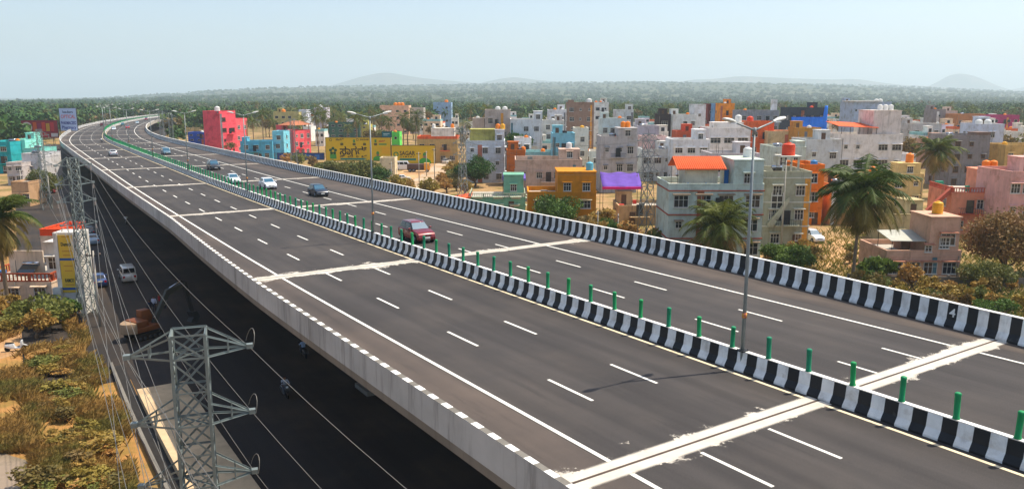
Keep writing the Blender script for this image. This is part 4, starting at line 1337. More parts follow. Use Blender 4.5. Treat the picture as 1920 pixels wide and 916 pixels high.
house('big white modern house with boxed balcony in the town centre', 1330, 1408, 240, 206, 11, (232, 226, 220), cols=2, st=3, blocks=[(1345, 1400, 231, 3, 6, None, 1)], tanks=[(1, 0.9, 0.4, 'white', 0.9, 2.0)], stain=0.2, winw=2.2, tl='the big white modern house')
house('lilac grey house behind the pale green house', 1335, 1425, 288, 140, 9, (206, 200, 200), cols=3, st=3, stain=0.3)
house('mint green house with orange tank stand behind the olive house', 1454, 1512, 276, 150, 10, (196, 206, 192), cols=2, st=3, tanks=[], stain=0.3, blocks=[(1496, 1511, 266, 0.5, 4)])
house('white grey blank two-level house left of the large white building', 1512, 1578, 262, 158, 9, (206, 208, 206), cols=2, st=3, skip=0.5, stain=0.25)
house('bright orange narrow house behind the olive grey house', 1508, 1547, 309, 128, 9, (236, 124, 34), cols=1, st=3, tanks=[(0, 0.75, 0.3, 'blue')], stain=0.15, tl='the bright orange narrow house')
t, tops, h, wd, sh = house('large white apartment building with orange roof canopy', 1576, 1694, 252, 188, 12, (236, 230, 222), cols=2, st=3, blocks=[(1641, 1693, 208, 0.5, 9, (222, 212, 204), 1)], tanks=[(1, 0.5, 0.5, 'white'), (1, 0.7, 0.5, 'white'), (1, 0.9, 0.5, 'white')], stain=0.2, winw=2.4, side=0, tl='the large white apartment building', para=1.0)
b = MB(); b.hexa([(-wd / 2 - 0.8, -0.8, h + 2.0), (wd * 0.08, -0.8, h + 1.6), (wd * 0.08, 8, h + 2.5), (-wd / 2 - 0.8, 8, h + 2.9)], [(-wd / 2 - 0.8, -0.8, h + 2.1), (wd * 0.08, -0.8, h + 1.7), (wd * 0.08, 8, h + 2.6), (-wd / 2 - 0.8, 8, h + 3.0)])
b.build('canopy', M['tile_roof'], t)
for i in range(5):
    b = MB(); x = -wd / 2 + 0.3 + (wd * 0.56) * i / 4; b.tube([(x, 0.3, h - 0.9), (x, 0.3, h + 1.75)], 0.06, 6); b.build('canopy_post', M['dark_metal'], t)
house('cream house with terrace tank room left of the third palm', 1640, 1733, 326, 150, 9, (216, 190, 128), cols=3, st=2, blocks=[(1692, 1732, 308, 1, 4)], tanks=[(1, 0.62, 0.4, 'orange', 0.75, 1.9), (0, 0.12, 0.4, 'orange', 0.75, 1.9)], stain=0.25, tl='the cream terrace house')
house('unfinished bare grey concrete building beside the third palm', 1786, 1858, 254, 180, 11, (140, 134, 134), cols=2, st=4, stain=0.6, shade=(150, 146, 142), fr='frame_brown', skip=0.3, blocks=[(1832, 1857, 249, 0, 4, (128, 108, 100), 1)])
house('tall blue white building behind the bare concrete one', 1841, 1884, 233, 195, 10, (204, 210, 222), cols=1, st=4, tanks=[(0, 0.35, 0.5, 'white', 0.9, 1.8), (0, 0.75, 0.5, 'white', 0.9, 1.8)], stain=0.2, tl='the tall blue white building')
t, tops, h, wd, sh = house('salmon pink house with red balustrade terraces at the right', 1790, 1898, 352, 118, 10, (226, 150, 118), cols=3, st=2, bal=True, parcol=(196, 98, 74), blocks=[(1850, 1894, 322, 2.5, 5)], tanks=[(1, 0.45, 0.4, 'orange'), (1, 0.75, 0.4, 'orange')], stain=0.15, tl='the salmon pink house', rot=-8)
b = MB(); b.prism([(-wd / 2 - 3.4, sh), (-wd / 2 - 3.4, sh + 0.5), (-wd / 2 + 0.2, sh * 2 + 0.9), (-wd / 2 + 0.2, sh * 2)], 'y', 0.3, 1.3); b.build('stair_flight', wall(196, 98, 74), t)
house('pale pink house cut off by the right picture edge', 1898, 1990, 322, 112, 9, (220, 168, 156), cols=4, st=3, stain=0.2)
house('low olive yellow terrace house behind the beige house', 1672, 1762, 402, 110, 8, (196, 178, 132), cols=3, st=1, para=1.0, stain=0.3)
house('low cream wall house behind the second palm', 1560, 1640, 345, 128, 8, (226, 170, 110), cols=3, st=2, stain=0.25, bal=True)
house('small half-built stone house beside the lattice tower base', 1160, 1248, 392, 128, 8, (186, 160, 120), cols=2, st=2, stain=0.5, shade=None, fr='frame_brown', skip=0.4, para=0.6)

# purple and blue cloth canopies beside the ochre house
def canopy(label, px0, px1, y0, y1, Y, c1, c2):
    Y *= YK
    a = at(px0, y1, Y); c = at(px1, y0, Y + 5)
    t = thing('cloth_canopy', label, 'canopy', (a.x, Y, 0))
    wd = c.x - a.x
    za, zb = a.z, c.z
    V = []
    nx, ny = 10, 6
    for j in range(ny):
        for i in range(nx):
            sag = -0.25 * math.sin(PI * i / (nx - 1) * 2) ** 2 - 0.15 * math.sin(PI * j / (ny - 1))
            V.append((wd * i / (nx - 1), 5 * j / (ny - 1), za + (zb - za) * j / (ny - 1) + sag))
    b = MB()
    b.add(V, [(j * nx + i, j * nx + i + 1, (j + 1) * nx + i + 1, (j + 1) * nx + i) for j in range(ny - 1) for i in range(nx - 1)], 0, True)
    o = b.build('cloth', mat('canopy_cloth', rgb(*c1), 0.8, 0.12, 1.0, trans=0.3), t)
    so = o.modifiers.new('solid', 'SOLIDIFY'); so.thickness = 0.03
    b = MB(); b.box(-0.05, wd + 0.05, -0.1, 0.25, za - 0.45, za - 0.02); b.build('hem', mat('pink_hem', rgb(*c2), 0.8, 0.1, 2, trans=0.2), t)
    for x in (0.1, wd - 0.1):
        for y in (0.1, 4.9):
            b = MB(); b.tube([(x, y, 0), (x, y, za + (zb - za) * y / 5 - 0.1)], 0.05, 6); b.build('pole', M['dark_metal'], t)


canopy('violet cloth canopy with a pink hem right of the ochre house', 1130, 1197, 322, 350, 132, (124, 92, 190), (226, 40, 130))
canopy('small violet cloth sheet over the sea green terrace', 942, 985, 325, 334, 146, (120, 100, 190), (150, 120, 200))

# --- mid town
t, tops, h, wd, sh = house('dark building wrapped in a bright blue tarpaulin', 1483, 1549, 202, 268, 11, (62, 72, 84), cols=2, st=4, stain=0.2, tanks=[(0, 0.75, 0.5, 'red')], tl='the tarpaulin-wrapped building')
tarp = mat('blue_tarpaulin', rgb(20, 118, 226), 0.45, 0.2, 0.5, 0.6, 1.5)
nx, ny = 26, 12
V = []
for j in range(ny):
    for i in range(nx):
        fx, fz = i / (nx - 1), j / (ny - 1)
        V.append((-wd * 0.48 + wd * 1.02 * fx, -0.35 - 0.22 * math.sin(fx * 19 + fz * 3) * (1 - fz) - 0.12 * math.sin(fx * 47), h * 0.36 + (h * 0.46 + (h * 0.22 if fx > 0.9 else 0)) * fz - 0.5 * math.sin(fx * 8) * (1 - fz)))
b = MB(); b.add(V, [(j * nx + i, j * nx + i + 1, (j + 1) * nx + i + 1, (j + 1) * nx + i) for j in range(ny - 1) for i in range(nx - 1)], 0, True)
tp = b.build('tarpaulin', tarp, t); tp.modifiers.new('solid', 'SOLIDIFY').thickness = 0.04
t, tops, h, wd, sh = house('blue white office block with flat overhanging roof at the far right', 1600, 1672, 191, 335, 14, (170, 186, 206), cols=6, st=4, stain=0.15, tanks=[(0, 0.75, 0.4, 'white', 1.0, 2.0), (0, 0.85, 0.4, 'white', 1.0, 2.0)], tl='the blue white office block', side=0)
part_box(t, 'overhang', wall(226, 224, 218), -wd / 2 - 1.2, wd * 0.2, -1.0, 9, h + 0.08, h + 0.5)
house('grey cement block with tall white shaft in the middle distance', 1388, 1462, 207, 300, 11, (146, 148, 154), cols=3, st=4, stain=0.4, blocks=[(1450, 1458, 187, 0, 3, (226, 228, 230), 1)], tanks=[(0, 0.2, 0.4, 'orange')], tl='the grey cement block')
house('white four-storey house with rows of small windows', 1263, 1306, 215, 258, 10, (214, 218, 214), cols=3, st=4, stain=0.2, tanks=[(0, 0.75, 0.5, 'orange')], tl='the white four-storey house')
house('narrow white house half lit beside the white four-storey one', 1303, 1324, 196, 262, 9, (222, 224, 224), cols=1, st=4, stain=0.2)
house('bright orange tall house in the middle distance', 1351, 1378, 194, 330, 9, (246, 150, 34), cols=1, st=4, stain=0.1, tanks=[(0, 0.5, 0.5, 'white')], tl='the orange tall house')
house('small maroon house left of the orange tall house', 1328, 1341, 195, 345, 9, (130, 50, 44), cols=1, st=4, stain=0.1)
house('slim blue and white house between the maroon and orange ones', 1341, 1352, 194, 338, 8, (120, 160, 200), cols=1, st=4, stain=0.1)
house('orange brown shop house behind the big white modern house', 1405, 1452, 228, 225, 9, (222, 108, 56), cols=2, st=3, stain=0.2, tanks=[(0, 0.2, 0.5, 'red', 1.0, 2.2)], tl='the orange brown shop house')
house('cream house with rusty orange roof left of the tarpaulin building', 1440, 1492, 246, 222, 9, (216, 196, 150), cols=2, st=2, stain=0.25, roof=M['tile_roof'])
house('ochre tan house below the blue tarpaulin', 1496, 1540, 240, 215, 8, (196, 142, 62), cols=2, st=2, stain=0.25, tanks=[(0, 0.7, 0.5, 'white')], tl='the ochre tan house')
house('pale cyan flat house with small windows left of the dove grey house', 1128, 1172, 222, 240, 9, (196, 208, 206), cols=3, st=3, stain=0.2, tanks=[(0, 0.85, 0.5, 'orange')], tl='the pale cyan flat house')
house('white stair tower house with orange roof behind the pale cyan one', 1155, 1188, 206, 300, 9, (206, 212, 212), cols=2, st=4, stain=0.2, blocks=[(1174, 1187, 196, 0, 3)])
house('dark brown glass-fronted house in mid town', 1236, 1258, 214, 262, 9, (70, 62, 62), cols=1, st=4, stain=0.1, winw=2.0)
house('grey white house with lilac lower wall right of centre', 1196, 1236, 236, 225, 9, (196, 190, 196), cols=2, st=3, stain=0.3)
house('small pink and grey house behind the lattice tower top', 1205, 1250, 256, 205, 8, (212, 178, 172), cols=2, st=2, stain=0.3)
house('small orange-roofed house in front of the white four-storey house', 1270, 1306, 246, 214, 8, (196, 96, 62), cols=1, st=3, stain=0.2, shade=None, roof=M['tile_roof'])
house('white and grey stepped house under the brown modern house', 1018, 1058, 226, 260, 10, (206, 206, 200), cols=2, st=4, stain=0.25, tanks=[(0, 0.5, 0.5, 'white')], tl='the white grey stepped house')
house('pale cream house right of the sky blue house', 1078, 1104, 240, 216, 8, (222, 220, 206), cols=1, st=3, stain=0.25, tanks=[(0, 0.6, 0.5, 'yellow')], tl='the pale cream house')
house('white house with stacked balconies beyond the blank light blue wall', 1028, 1062, 206, 285, 9, (224, 226, 230), cols=2, st=4, stain=0.15, tanks=[(0, 0.4, 0.5, 'orange'), (0, 0.8, 0.5, 'white')], tl='the white balcony house')
house('cream white house on the skyline right of the brown modern house', 1114, 1142, 192, 330, 9, (226, 226, 220), cols=2, st=5, stain=0.1, tanks=[(0, 0.2, 0.5, 'orange'), (0, 0.5, 0.5, 'orange')], tl='the cream white skyline house')
house('brown flat house with tank in the right mid town', 1736, 1784, 262, 230, 9, (188, 148, 128), cols=2, st=3, stain=0.25, tanks=[(0, 0.3, 0.5, 'orange')], tl='the brown flat house')
house('light grey house with dark windows left of bare concrete building', 1712, 1766, 232, 275, 10, (196, 192, 188), cols=3, st=3, stain=0.25)
house('grey brown tall house with orange tank top on the right skyline', 1750, 1774, 205, 345, 8, (150, 142, 140), cols=1, st=4, stain=0.2, tanks=[(0, 0.5, 0.5, 'orange')], tl='the grey brown tall house')
house('cream and red house on the right skyline', 1766, 1796, 208, 360, 9, (216, 192, 176), cols=2, st=4, stain=0.15)
house('long magenta walled building at the far right', 1850, 1912, 216, 330, 12, (172, 62, 112), cols=5, st=4, stain=0.2, tanks=[(0, 0.75, 0.4, 'orange')], tl='the magenta building')
house('olive and orange house left of the magenta building', 1796, 1848, 214, 335, 10, (196, 132, 84), cols=3, st=3, stain=0.2)
house('yellow olive house by the right picture edge with tanks', 1886, 1960, 272, 178, 9, (206, 170, 106), cols=3, st=3, stain=0.3, tanks=[(0, 0.2, 0.4, 'yellow')], tl='the yellow olive house')

# --- left of the town, beyond the right parapet
def corner_house(label, pxc, ytop, Y, wd, dp, rot, col, **k):
    """a house seen corner-on: centred on pixel column pxc"""
    p = at(pxc, ytop, Y)
    half = wd / 2 / (Y * YK) * F
    return house(label, pxc - half, pxc + half, ytop, Y, dp, col, rot=rot, w=wd, **k)


corner_house('coral pink four-storey building seen corner-on beyond the bend', 426, 208, 284, 8.2, 8.0, 66, (240, 88, 102), cols=2, st=4, stain=0.08, tanks=[(0, 0.4, 0.5, 'white', 1.0, 2.4)], tl='the coral four-storey building', winw=1.6, lside=True, fr='frame_brown', shade=None)
corner_house('lower coral pink wing beside the coral four-storey building', 452, 222, 298, 6.5, 7, 66, (244, 104, 112), cols=2, st=3, stain=0.08, shade=None)
t, tops, h, wd, sh = corner_house('coral pink house with brown tiled rooftop pavilion', 566, 244, 280, 9, 9, 62, (240, 96, 104), cols=2, st=3, stain=0.08, shade=None)
b = MB(); b.hexa([(-wd / 2 - 1, -0.8, h + 1.9), (wd / 2 + 1, -0.8, h + 1.9), (wd / 2 + 1, 6.5, h + 1.9), (-wd / 2 - 1, 6.5, h + 1.9)], [(-wd / 2 + 2.5, 2.6, h + 3.4), (wd / 2 - 2.5, 2.6, h + 3.4), (wd / 2 - 2.5, 3.2, h + 3.4), (-wd / 2 + 2.5, 3.2, h + 3.4)])
b.build('pavilion_roof', mat('brown_roof_tiles', rgb(168, 104, 72), 0.85, 0.15, 1.5), t)
for x in (-wd / 2 + 0.4, wd / 2 - 0.4):
    for y in (0.4, 5.6):
        b = MB(); b.box(x - 0.12, x + 0.12, y - 0.12, y + 0.12, h - 0.8, h + 1.95); b.build('pavilion_post', wall(206, 170, 140), t)
house('turquoise blue two-storey house beyond the right parapet', 450, 510, 265, 262, 9, (92, 176, 204), cols=3, st=2, stain=0.15, blocks=[(452, 462, 258, 0.5, 3)])
house('taller turquoise blue stair block beside the turquoise house', 510, 531, 246, 264, 8, (128, 204, 222), cols=1, st=3, stain=0.15)
house('cobalt blue shop building with white side wall', 352, 392, 248, 318, 6, (40, 84, 180), cols=2, st=3, stain=0.1, tanks=[(0, 0.55, 0.5, 'white'), (0, 0.8, 0.5, 'orange')], tl='the cobalt shop', shade=None)
house('narrow cream shop wall with green awning right of the cobalt shop', 392, 402, 246, 316, 6, (226, 220, 204), cols=1, st=3, stain=0.1, shade=None, far=True)
house('dark green three-storey building behind the yellow billboard', 616, 674, 230, 345, 10, (62, 98, 84), cols=2, st=4, stain=0.15, tanks=[(0, 0.2, 0.3, 'orange')], tl='the dark green building')
house('olive yellow side house joined to the dark green building', 674, 692, 234, 347, 9, (186, 178, 92), cols=1, st=4, stain=0.15)
house('lime green stepped building with blue sign behind the yellow billboard', 734, 749, 248, 262, 6, (108, 226, 96), cols=1, st=3, stain=0.05, tanks=[(0, 0.3, 0.5, 'orange')], tl='the lime green building', shade=None, far=True)
house('small cream castle-like pump house by the dirt road', 712, 740, 296, 205, 5, (222, 206, 170), cols=2, st=1, stain=0.15, winw=0.6, shade=None)
house('tan house with orange parapet right of the yellow billboards', 782, 858, 256, 250, 10, (206, 172, 112), cols=3, st=2, parcol=(236, 108, 60), stain=0.2, blocks=[(806, 850, 242, 4, 5, (226, 220, 206), 1)], tanks=[(1, 0.1, 0.2, 'white'), (1, 0.9, 0.5, 'orange')], tl='the tan house')
house('peach house with orange tanks among the trees on the skyline', 712, 766, 198, 440, 12, (224, 180, 150), cols=4, st=4, stain=0.1, tanks=[(0, 0.5, 0.5, 'orange', 1.2, 2.4), (0, 0.62, 0.5, 'orange', 1.2, 2.4), (0, 0.74, 0.5, 'orange', 1.2, 2.4)], tl='the peach house')
house('grey open-framed house right of the peach house', 766, 794, 202, 445, 10, (186, 180, 170), cols=3, st=4, stain=0.3)
house('distant blue house with orange tank right of the peach house', 812, 846, 192, 500, 11, (150, 180, 210), cols=2, st=4, stain=0.1, tanks=[(0, 0.7, 0.5, 'orange', 1.2, 2.4)], tl='the distant blue house')
house('grey lilac house with tall tank among brown trees', 588, 611, 202, 400, 9, (196, 190, 200), cols=2, st=4, stain=0.1, tanks=[(0, 0.4, 0.5, 'white', 1.0, 2.2)], tl='the grey lilac house')
house('pale olive house behind the coral pavilion house', 512, 560, 210, 380, 10, (186, 176, 120), cols=3, st=4, stain=0.1, tanks=[(0, 0.3, 0.5, 'orange', 1.0, 2.0)], tl='the pale olive house')
house('white narrow house right of the pale olive house', 560, 574, 206, 385, 9, (206, 210, 220), cols=1, st=4, stain=0.1)
house('long white factory hall behind the coral building', 352, 452, 209, 640, 20, (228, 224, 214), cols=5, st=2, stain=0.1, para=0.4, nowin=True, cat='building')

# --- left edge of the picture
house('turquoise house at the left picture edge', -30, 18, 266, 215, 10, (40, 168, 172), cols=2, st=3, stain=0.1, tanks=[(0, 0.9, 0.5, 'orange')], tl='the left turquoise house')
house('light mint house with flat front behind the turquoise one', 17, 46, 262, 220, 9, (150, 232, 214), cols=1, st=3, stain=0.1, nowin=True)
house('mint green roof-edge house by the red billboard', 44, 76, 278, 214, 8, (140, 220, 206), cols=2, st=3, stain=0.1, nowin=True)
house('blank white grey house in front of the mint houses', 40, 76, 288, 190, 9, (206, 204, 204), cols=1, st=3, stain=0.2, nowin=True)
house('low white grey shop with red sign board left of the white grey house', 11, 40, 305, 186, 8, (200, 190, 184), cols=2, st=2, stain=0.2)
house('small tan tiled hut near the left edge', 20, 52, 341, 150, 6, (196, 158, 120), cols=2, st=1, stain=0.3, para=0.3)

# --- town behind: smaller houses fill the blocks, each one placed and coloured on its own
cols_ = [(232, 226, 212), (218, 218, 216), (232, 204, 172), (206, 216, 226), (222, 190, 176), (206, 216, 196), (232, 214, 170), (240, 156, 84), (176, 180, 186), (226, 168, 160), (238, 238, 234), (160, 200, 210), (206, 178, 150), (220, 208, 222), (236, 236, 228), (240, 238, 236), (228, 228, 232)]
cname = ['cream', 'light grey', 'peach', 'pale blue', 'dusty pink', 'sage', 'buff', 'orange', 'slate grey', 'rose', 'white', 'teal blue', 'tan', 'lilac', 'ivory', 'bright white', 'bluish white']
R = random.Random(5)
fill = []
tries = 0
while len(fill) < 185 and tries < 14000:
    tries += 1
    Y = R.choice([R.uniform(205, 330), R.uniform(300, 470), R.uniform(380, 560)])
    px = R.uniform(880, 1960)
    if Y > 330 and R.random() < 0.12: px = R.uniform(560, 880)
    X = (px - 960) / 1525 * Y
    if 735 < px < 872 and Y < 280: continue
    wd, dp = R.choice([R.uniform(3.5, 6), R.uniform(5, 8), R.uniform(6, 10)]), R.uniform(5, 9)
    r = 0.5 * math.hypot(wd, dp) + 0.3
    if any((X - f[0]) ** 2 + (Y + dp / 2 - f[1]) ** 2 < (r * 0.85 + f[2] * 0.7) ** 2 for f in FOOT): continue
    FOOT.append((X, Y + dp / 2, r * 0.8))
    fill.append((X, Y, wd, dp, px))
fill.sort(key=lambda q: q[4])
band_n = {0: 0, 1: 0, 2: 0}
for X, Y, wd, dp, px in fill:
    bnd = 0 if Y < 300 else (1 if Y < 420 else 2)
    band_n[bnd] += 1
    k = R.choice([R.randrange(len(cols_)), 0, 10, 14, 15, 2])
    st = R.choice([1, 2, 2, 2, 3, 3])
    hh = 3.2 * st + 0.8
    ytop = PCY - F * ((Y * SP + (hh - CAMZ) * CP) / (Y * CP - (hh - CAMZ) * SP))
    half = wd / 2 * F / (Y * CP - (hh - CAMZ) * SP)
    tk = [(0, R.uniform(0.2, 0.8), R.uniform(0.3, 0.8), R.choice(['orange', 'orange', 'white', 'black', 'yellow', 'blue']))] if R.random() < 0.65 else []
    n = band_n[bnd]
    suf = 'th' if 10 < n < 20 else {1: 'st', 2: 'nd', 3: 'rd'}.get(n % 10, 'th')
    row = ['nearer', 'middle', 'farthest'][bnd]
    lab = '%s %s-storey filler house, %d%s from left in the %s rows of town' % (cname[k], ['one', 'two', 'three'][st - 1], n, suf, row)
    lab = lab.replace('filler ', 'flat-roofed ')
    bl = []
    if R.random() < 0.5:
        s_ = R.choice([0.0, 0.55])
        bl = [(px - half + 2 * half * s_, px - half + 2 * half * (s_ + 0.42), ytop - 2.0 * F / Y, 0.4, 3.2)]
    house(lab, px - half, px + half, ytop, Y / YK, dp, cols_[k], cols=R.choice([2, 2, 3]), rot=R.uniform(-7, 7), st=st, stain=R.uniform(0.15, 0.4), blocks=bl, tanks=tk, far=Y > 240, group='flat-roofed houses filling the town', tl='%d%s %s house of the %s rows' % (n, suf, cname[k], row),
          parcol=R.choice([None, None, None, (222, 112, 66), (150, 200, 200)]), side=0 if Y > 300 else 1)

# ------------------------------------------------------------------ writing and boards
def text_mesh(body, size, m, ext=0.012):
    c = bpy.data.curves.new('lettering', 'FONT')
    c.body = body
    c.size = size
    c.extrude = ext
    c.resolution_u = 2
    c.offset = size * 0.022
    c.align_x, c.align_y = 'CENTER', 'CENTER'
    o = bpy.data.objects.new('tmp', c)
    COL.objects.link(o)
    dg = bpy.context.evaluated_depsgraph_get()
    me = bpy.data.meshes.new_from_object(o.evaluated_get(dg))
    bpy.data.objects.remove(o)
    bpy.data.curves.remove(c)
    me.materials.clear()
    me.materials.append(m)
    return me


_flat = {}


def flat(*c):
    if c not in _flat: _flat[c] = mat('print_colour', rgb(*c), 0.55, 0.05, 1.0)
    return _flat[c]


def write(parent, body, x, z, size, col, y=-0.02, width=None, bold=0, name='lettering'):
    me = text_mesh(body, size, flat(*col))
    o = link(name, me, parent, (x, y, z))
    o.rotation_euler = (PI / 2, 0, 0)
    if len(me.vertices):
        xs = [v.co.x for v in me.vertices]
        wn_ = max(xs) - min(xs)
        if width and wn_ > 0: o.scale = (width / wn_, 1, 1)
    return o


def patch(parent, x0, x1, z0, z1, col, y=-0.012, name='printed_patch'):
    b = MB(); b.box(x0, x1, y, 0, z0, z1); return b.build(name, flat(*col), parent)


def disc(parent, x, z, r, col, y=-0.02, name='emblem', n=20, inner=0):
    b = MB()
    vs = [(x + r * math.cos(2 * PI * k / n), 0, z + r * math.sin(2 * PI * k / n)) for k in range(n)]
    if inner:
        vi = [(x + inner * math.cos(2 * PI * k / n), y, z + inner * math.sin(2 * PI * k / n)) for k in range(n)]
        vo = [(p[0], y, p[2]) for p in vs]
        b.add(vo + vi, [(k, (k + 1) % n, n + (k + 1) % n, n + k) for k in range(n)])
    else:
        b.add([(p[0], y, p[2]) for p in vs] + vs, [list(range(n))] + [(k, (k + 1) % n, n + (k + 1) % n, n + k) for k in range(n)])
    return b.build(name, flat(*col), parent)


def board(label, px0, px1, y0, y1, Y, col, rot=0.0, legs=True, thick=0.3):
    Y *= YK
    a, c = at(px0, y0, Y), at(px1, y1, Y)
    t = thing('billboard', label, 'billboard', ((a.x + c.x) / 2, Y, 0), math.radians(rot))
    wd = c.x - a.x
    b = MB(); b.box(-wd / 2, wd / 2, 0, thick, c.z, a.z); b.build('panel', flat(*col), t)
    b = MB()
    e = 0.12
    b.box(-wd / 2 - e, wd / 2 + e, -0.05, thick + 0.05, a.z, a.z + e); b.box(-wd / 2 - e, wd / 2 + e, -0.05, thick + 0.05, c.z - e, c.z)
    b.box(-wd / 2 - e, -wd / 2, -0.05, thick + 0.05, c.z, a.z); b.box(wd / 2, wd / 2 + e, -0.05, thick + 0.05, c.z, a.z)
    b.build('frame', M['dark_metal'], t)
    if legs:
        n = max(2, int(wd / 4))
        for i in range(n):
            x = -wd / 2 + wd * (i + 0.5) / n
            b = MB(); b.tube([(x, thick + 0.15, 0), (x, thick + 0.15, a.z)], 0.1, 6); b.tube([(x, thick + 1.8, 0), (x, thick + 0.2, (a.z + c.z) / 2)], 0.07, 6); b.build('post', M['dark_metal'], t)
    return t, wd, c.z, a.z


YEL = (216, 178, 16); GRN = (22, 132, 62); DK = (44, 40, 24)


def figure(t, x, z, s):
    """printed torso and capped head on the cement boards, kept generic"""
    b = MB(); b.prism([(x - 1.5 * s, z), (x - 1.3 * s, z + 0.9 * s), (x - 0.5 * s, z + 1.35 * s), (x + 0.5 * s, z + 1.35 * s), (x + 1.4 * s, z + 0.8 * s), (x + 1.7 * s, z)], 'y', -0.015, 0)
    b.build('printed_figure', flat(60, 160, 50), t)
    b = MB(); b.prism([(x - 0.34 * s, z + 1.3 * s), (x - 0.4 * s, z + 2.0 * s), (x, z + 2.3 * s), (x + 0.4 * s, z + 2.0 * s), (x + 0.34 * s, z + 1.3 * s)], 'y', -0.02, 0); b.build('printed_face', flat(132, 110, 96), t)
    b = MB(); b.prism([(x - 0.46 * s, z + 1.95 * s), (x - 0.4 * s, z + 2.5 * s), (x, z + 2.8 * s), (x + 0.4 * s, z + 2.5 * s), (x + 0.46 * s, z + 1.95 * s)], 'y', -0.025, 0); b.build('printed_cap', flat(60, 140, 60), t)


t, wd, z0, z1 = board('long yellow cement billboard with Kannada lettering beyond the right parapet', 610, 733, 258, 301, 250, YEL)
H_ = z1 - z0
write(t, 'ಸಾಗರ್', -wd * 0.08, z0 + H_ * 0.40, 3.4, DK, width=wd * 0.42)
write(t, 'ಸಿ  ಮೆ  ಂ  ಟ್', -wd * 0.08, z0 + H_ * 0.185, 1.1, DK, width=wd * 0.42)
patch(t, -wd * 0.28, wd * 0.12, z0 + H_ * 0.03, z0 + H_ * 0.11, (36, 128, 120))
for i in range(5):
    a = 2 * PI * i / 5 + 0.3
    disc(t, -wd * 0.39 + 0.85 * math.cos(a), z0 + H_ * 0.42 + 0.85 * math.sin(a), 0.5, (30, 84, 40))
patch(t, -wd * 0.44, -wd * 0.34, z0 + H_ * 0.08, z0 + H_ * 0.28, (70, 150, 60))
for k, x in enumerate((-0.25, -0.06, 0.10, 0.27)):
    patch(t, wd * x - 0.5, wd * x + 0.5, z0 + H_ * 0.66, z0 + H_ * 0.76, (90, 80, 30)); patch(t, wd * x - 0.35, wd * x + 0.35, z0 + H_ * 0.78, z0 + H_ * (0.92 if k in (1, 3) else 0.8), (80, 140, 60))
write(t, 'ಸಾಗರ್', -wd * 0.28, z0 + H_ * 0.91, 0.9, DK, width=wd * 0.13)
write(t, 'SAGAR', wd * 0.10, z0 + H_ * 0.91, 0.8, DK, width=wd * 0.14)
write(t, 'ಸಾಗರ್', wd * 0.37, z0 + H_ * 0.84, 0.9, (190, 60, 30), width=wd * 0.1)
patch(t, wd * 0.32, wd * 0.44, z0 + H_ * 0.68, z0 + H_ * 0.74, (60, 140, 60))
disc(t, -wd * 0.42, z0 + H_ * 0.9, 0.45, DK, inner=0.3); disc(t, -wd * 0.01, z0 + H_ * 0.91, 0.42, DK, inner=0.28)
figure(t, wd * 0.30, z0 + 0.05, 1.1)
patch(t, wd * 0.36, wd * 0.485, z0 + H_ * 0.30, z0 + H_ * 0.6, (224, 170, 10))
t2, wd, z0, z1 = board('shorter yellow cement billboard reading SAGAR, right of the long one', 734, 816, 273, 306, 243, YEL)
H_ = z1 - z0
write(t2, 'SAGAR', -wd * 0.14, z0 + H_ * 0.56, 1.9, DK, width=wd * 0.36)
write(t2, 'C E M E N T', -wd * 0.14, z0 + H_ * 0.37, 0.6, DK, width=wd * 0.33)
patch(t2, -wd * 0.32, wd * 0.06, z0 + H_ * 0.16, z0 + H_ * 0.28, (36, 128, 110))
disc(t2, -wd * 0.40, z0 + H_ * 0.50, 0.85, GRN, inner=0.5)
figure(t2, wd * 0.26, z0 + 0.05, 1.25)
t3, wd, z0, z1 = board('small teal sign board on the lime green building', 716, 734, 247, 257, 257, (24, 110, 120), legs=True)
patch(t3, -wd * 0.35, wd * 0.3, z0 + (z1 - z0) * 0.55, z0 + (z1 - z0) * 0.68, (180, 206, 206)); patch(t3, -wd * 0.35, wd * 0.1, z0 + (z1 - z0) * 0.3, z0 + (z1 - z0) * 0.4, (180, 206, 206))
t4, wd, z0, z1 = board('tall white optical shop billboard above the left side of the bend', 110, 146, 203, 245, 330, (196, 208, 232))
H_ = z1 - z0
write(t4, 'leaders', 0, z0 + H_ * 0.83, 1.5, (60, 74, 110), width=wd * 0.6)
write(t4, 'OPTICAL', 0, z0 + H_ * 0.62, 2.2, (214, 110, 120), width=wd * 0.86)
write(t4, 'PHARMACEED', 0, z0 + H_ * 0.34, 1.9, (40, 50, 140), width=wd * 0.9)
write(t4, 'Pharmacy', 0, z0 + H_ * 0.14, 1.9, (40, 60, 150), width=wd * 0.84)
t5, wd, z0, z1 = board('wide dark red billboard with white ring emblem at the far left', 39, 110, 226, 258, 300, (150, 28, 42))
H_ = z1 - z0
disc(t5, -wd * 0.35, z0 + H_ * 0.60, 2.1, (226, 196, 186), inner=1.6)
write(t5, 'MM', -wd * 0.35, z0 + H_ * 0.60, 1.8, (230, 210, 200), width=2.2)
patch(t5, -wd * 0.45, -wd * 0.26, z0 + H_ * 0.17, z0 + H_ * 0.24, (206, 176, 168))
for i, c in enumerate(((220, 90, 30), (150, 40, 80), (214, 60, 40), (206, 150, 40), (200, 40, 50))):
    patch(t5, -wd * 0.18 + wd * 0.12 * i, -wd * 0.08 + wd * 0.12 * i, z0 + H_ * 0.38, z0 + H_ * (0.9 - 0.06 * (i % 2)), c)
patch(t5, -wd * 0.2, wd * 0.2, z0 + H_ * 0.06, z0 + H_ * 0.28, (204, 34, 50)); patch(t5, wd * 0.3, wd * 0.49, z0 + H_ * 0.05, z0 + H_ * 0.26, (220, 206, 200))
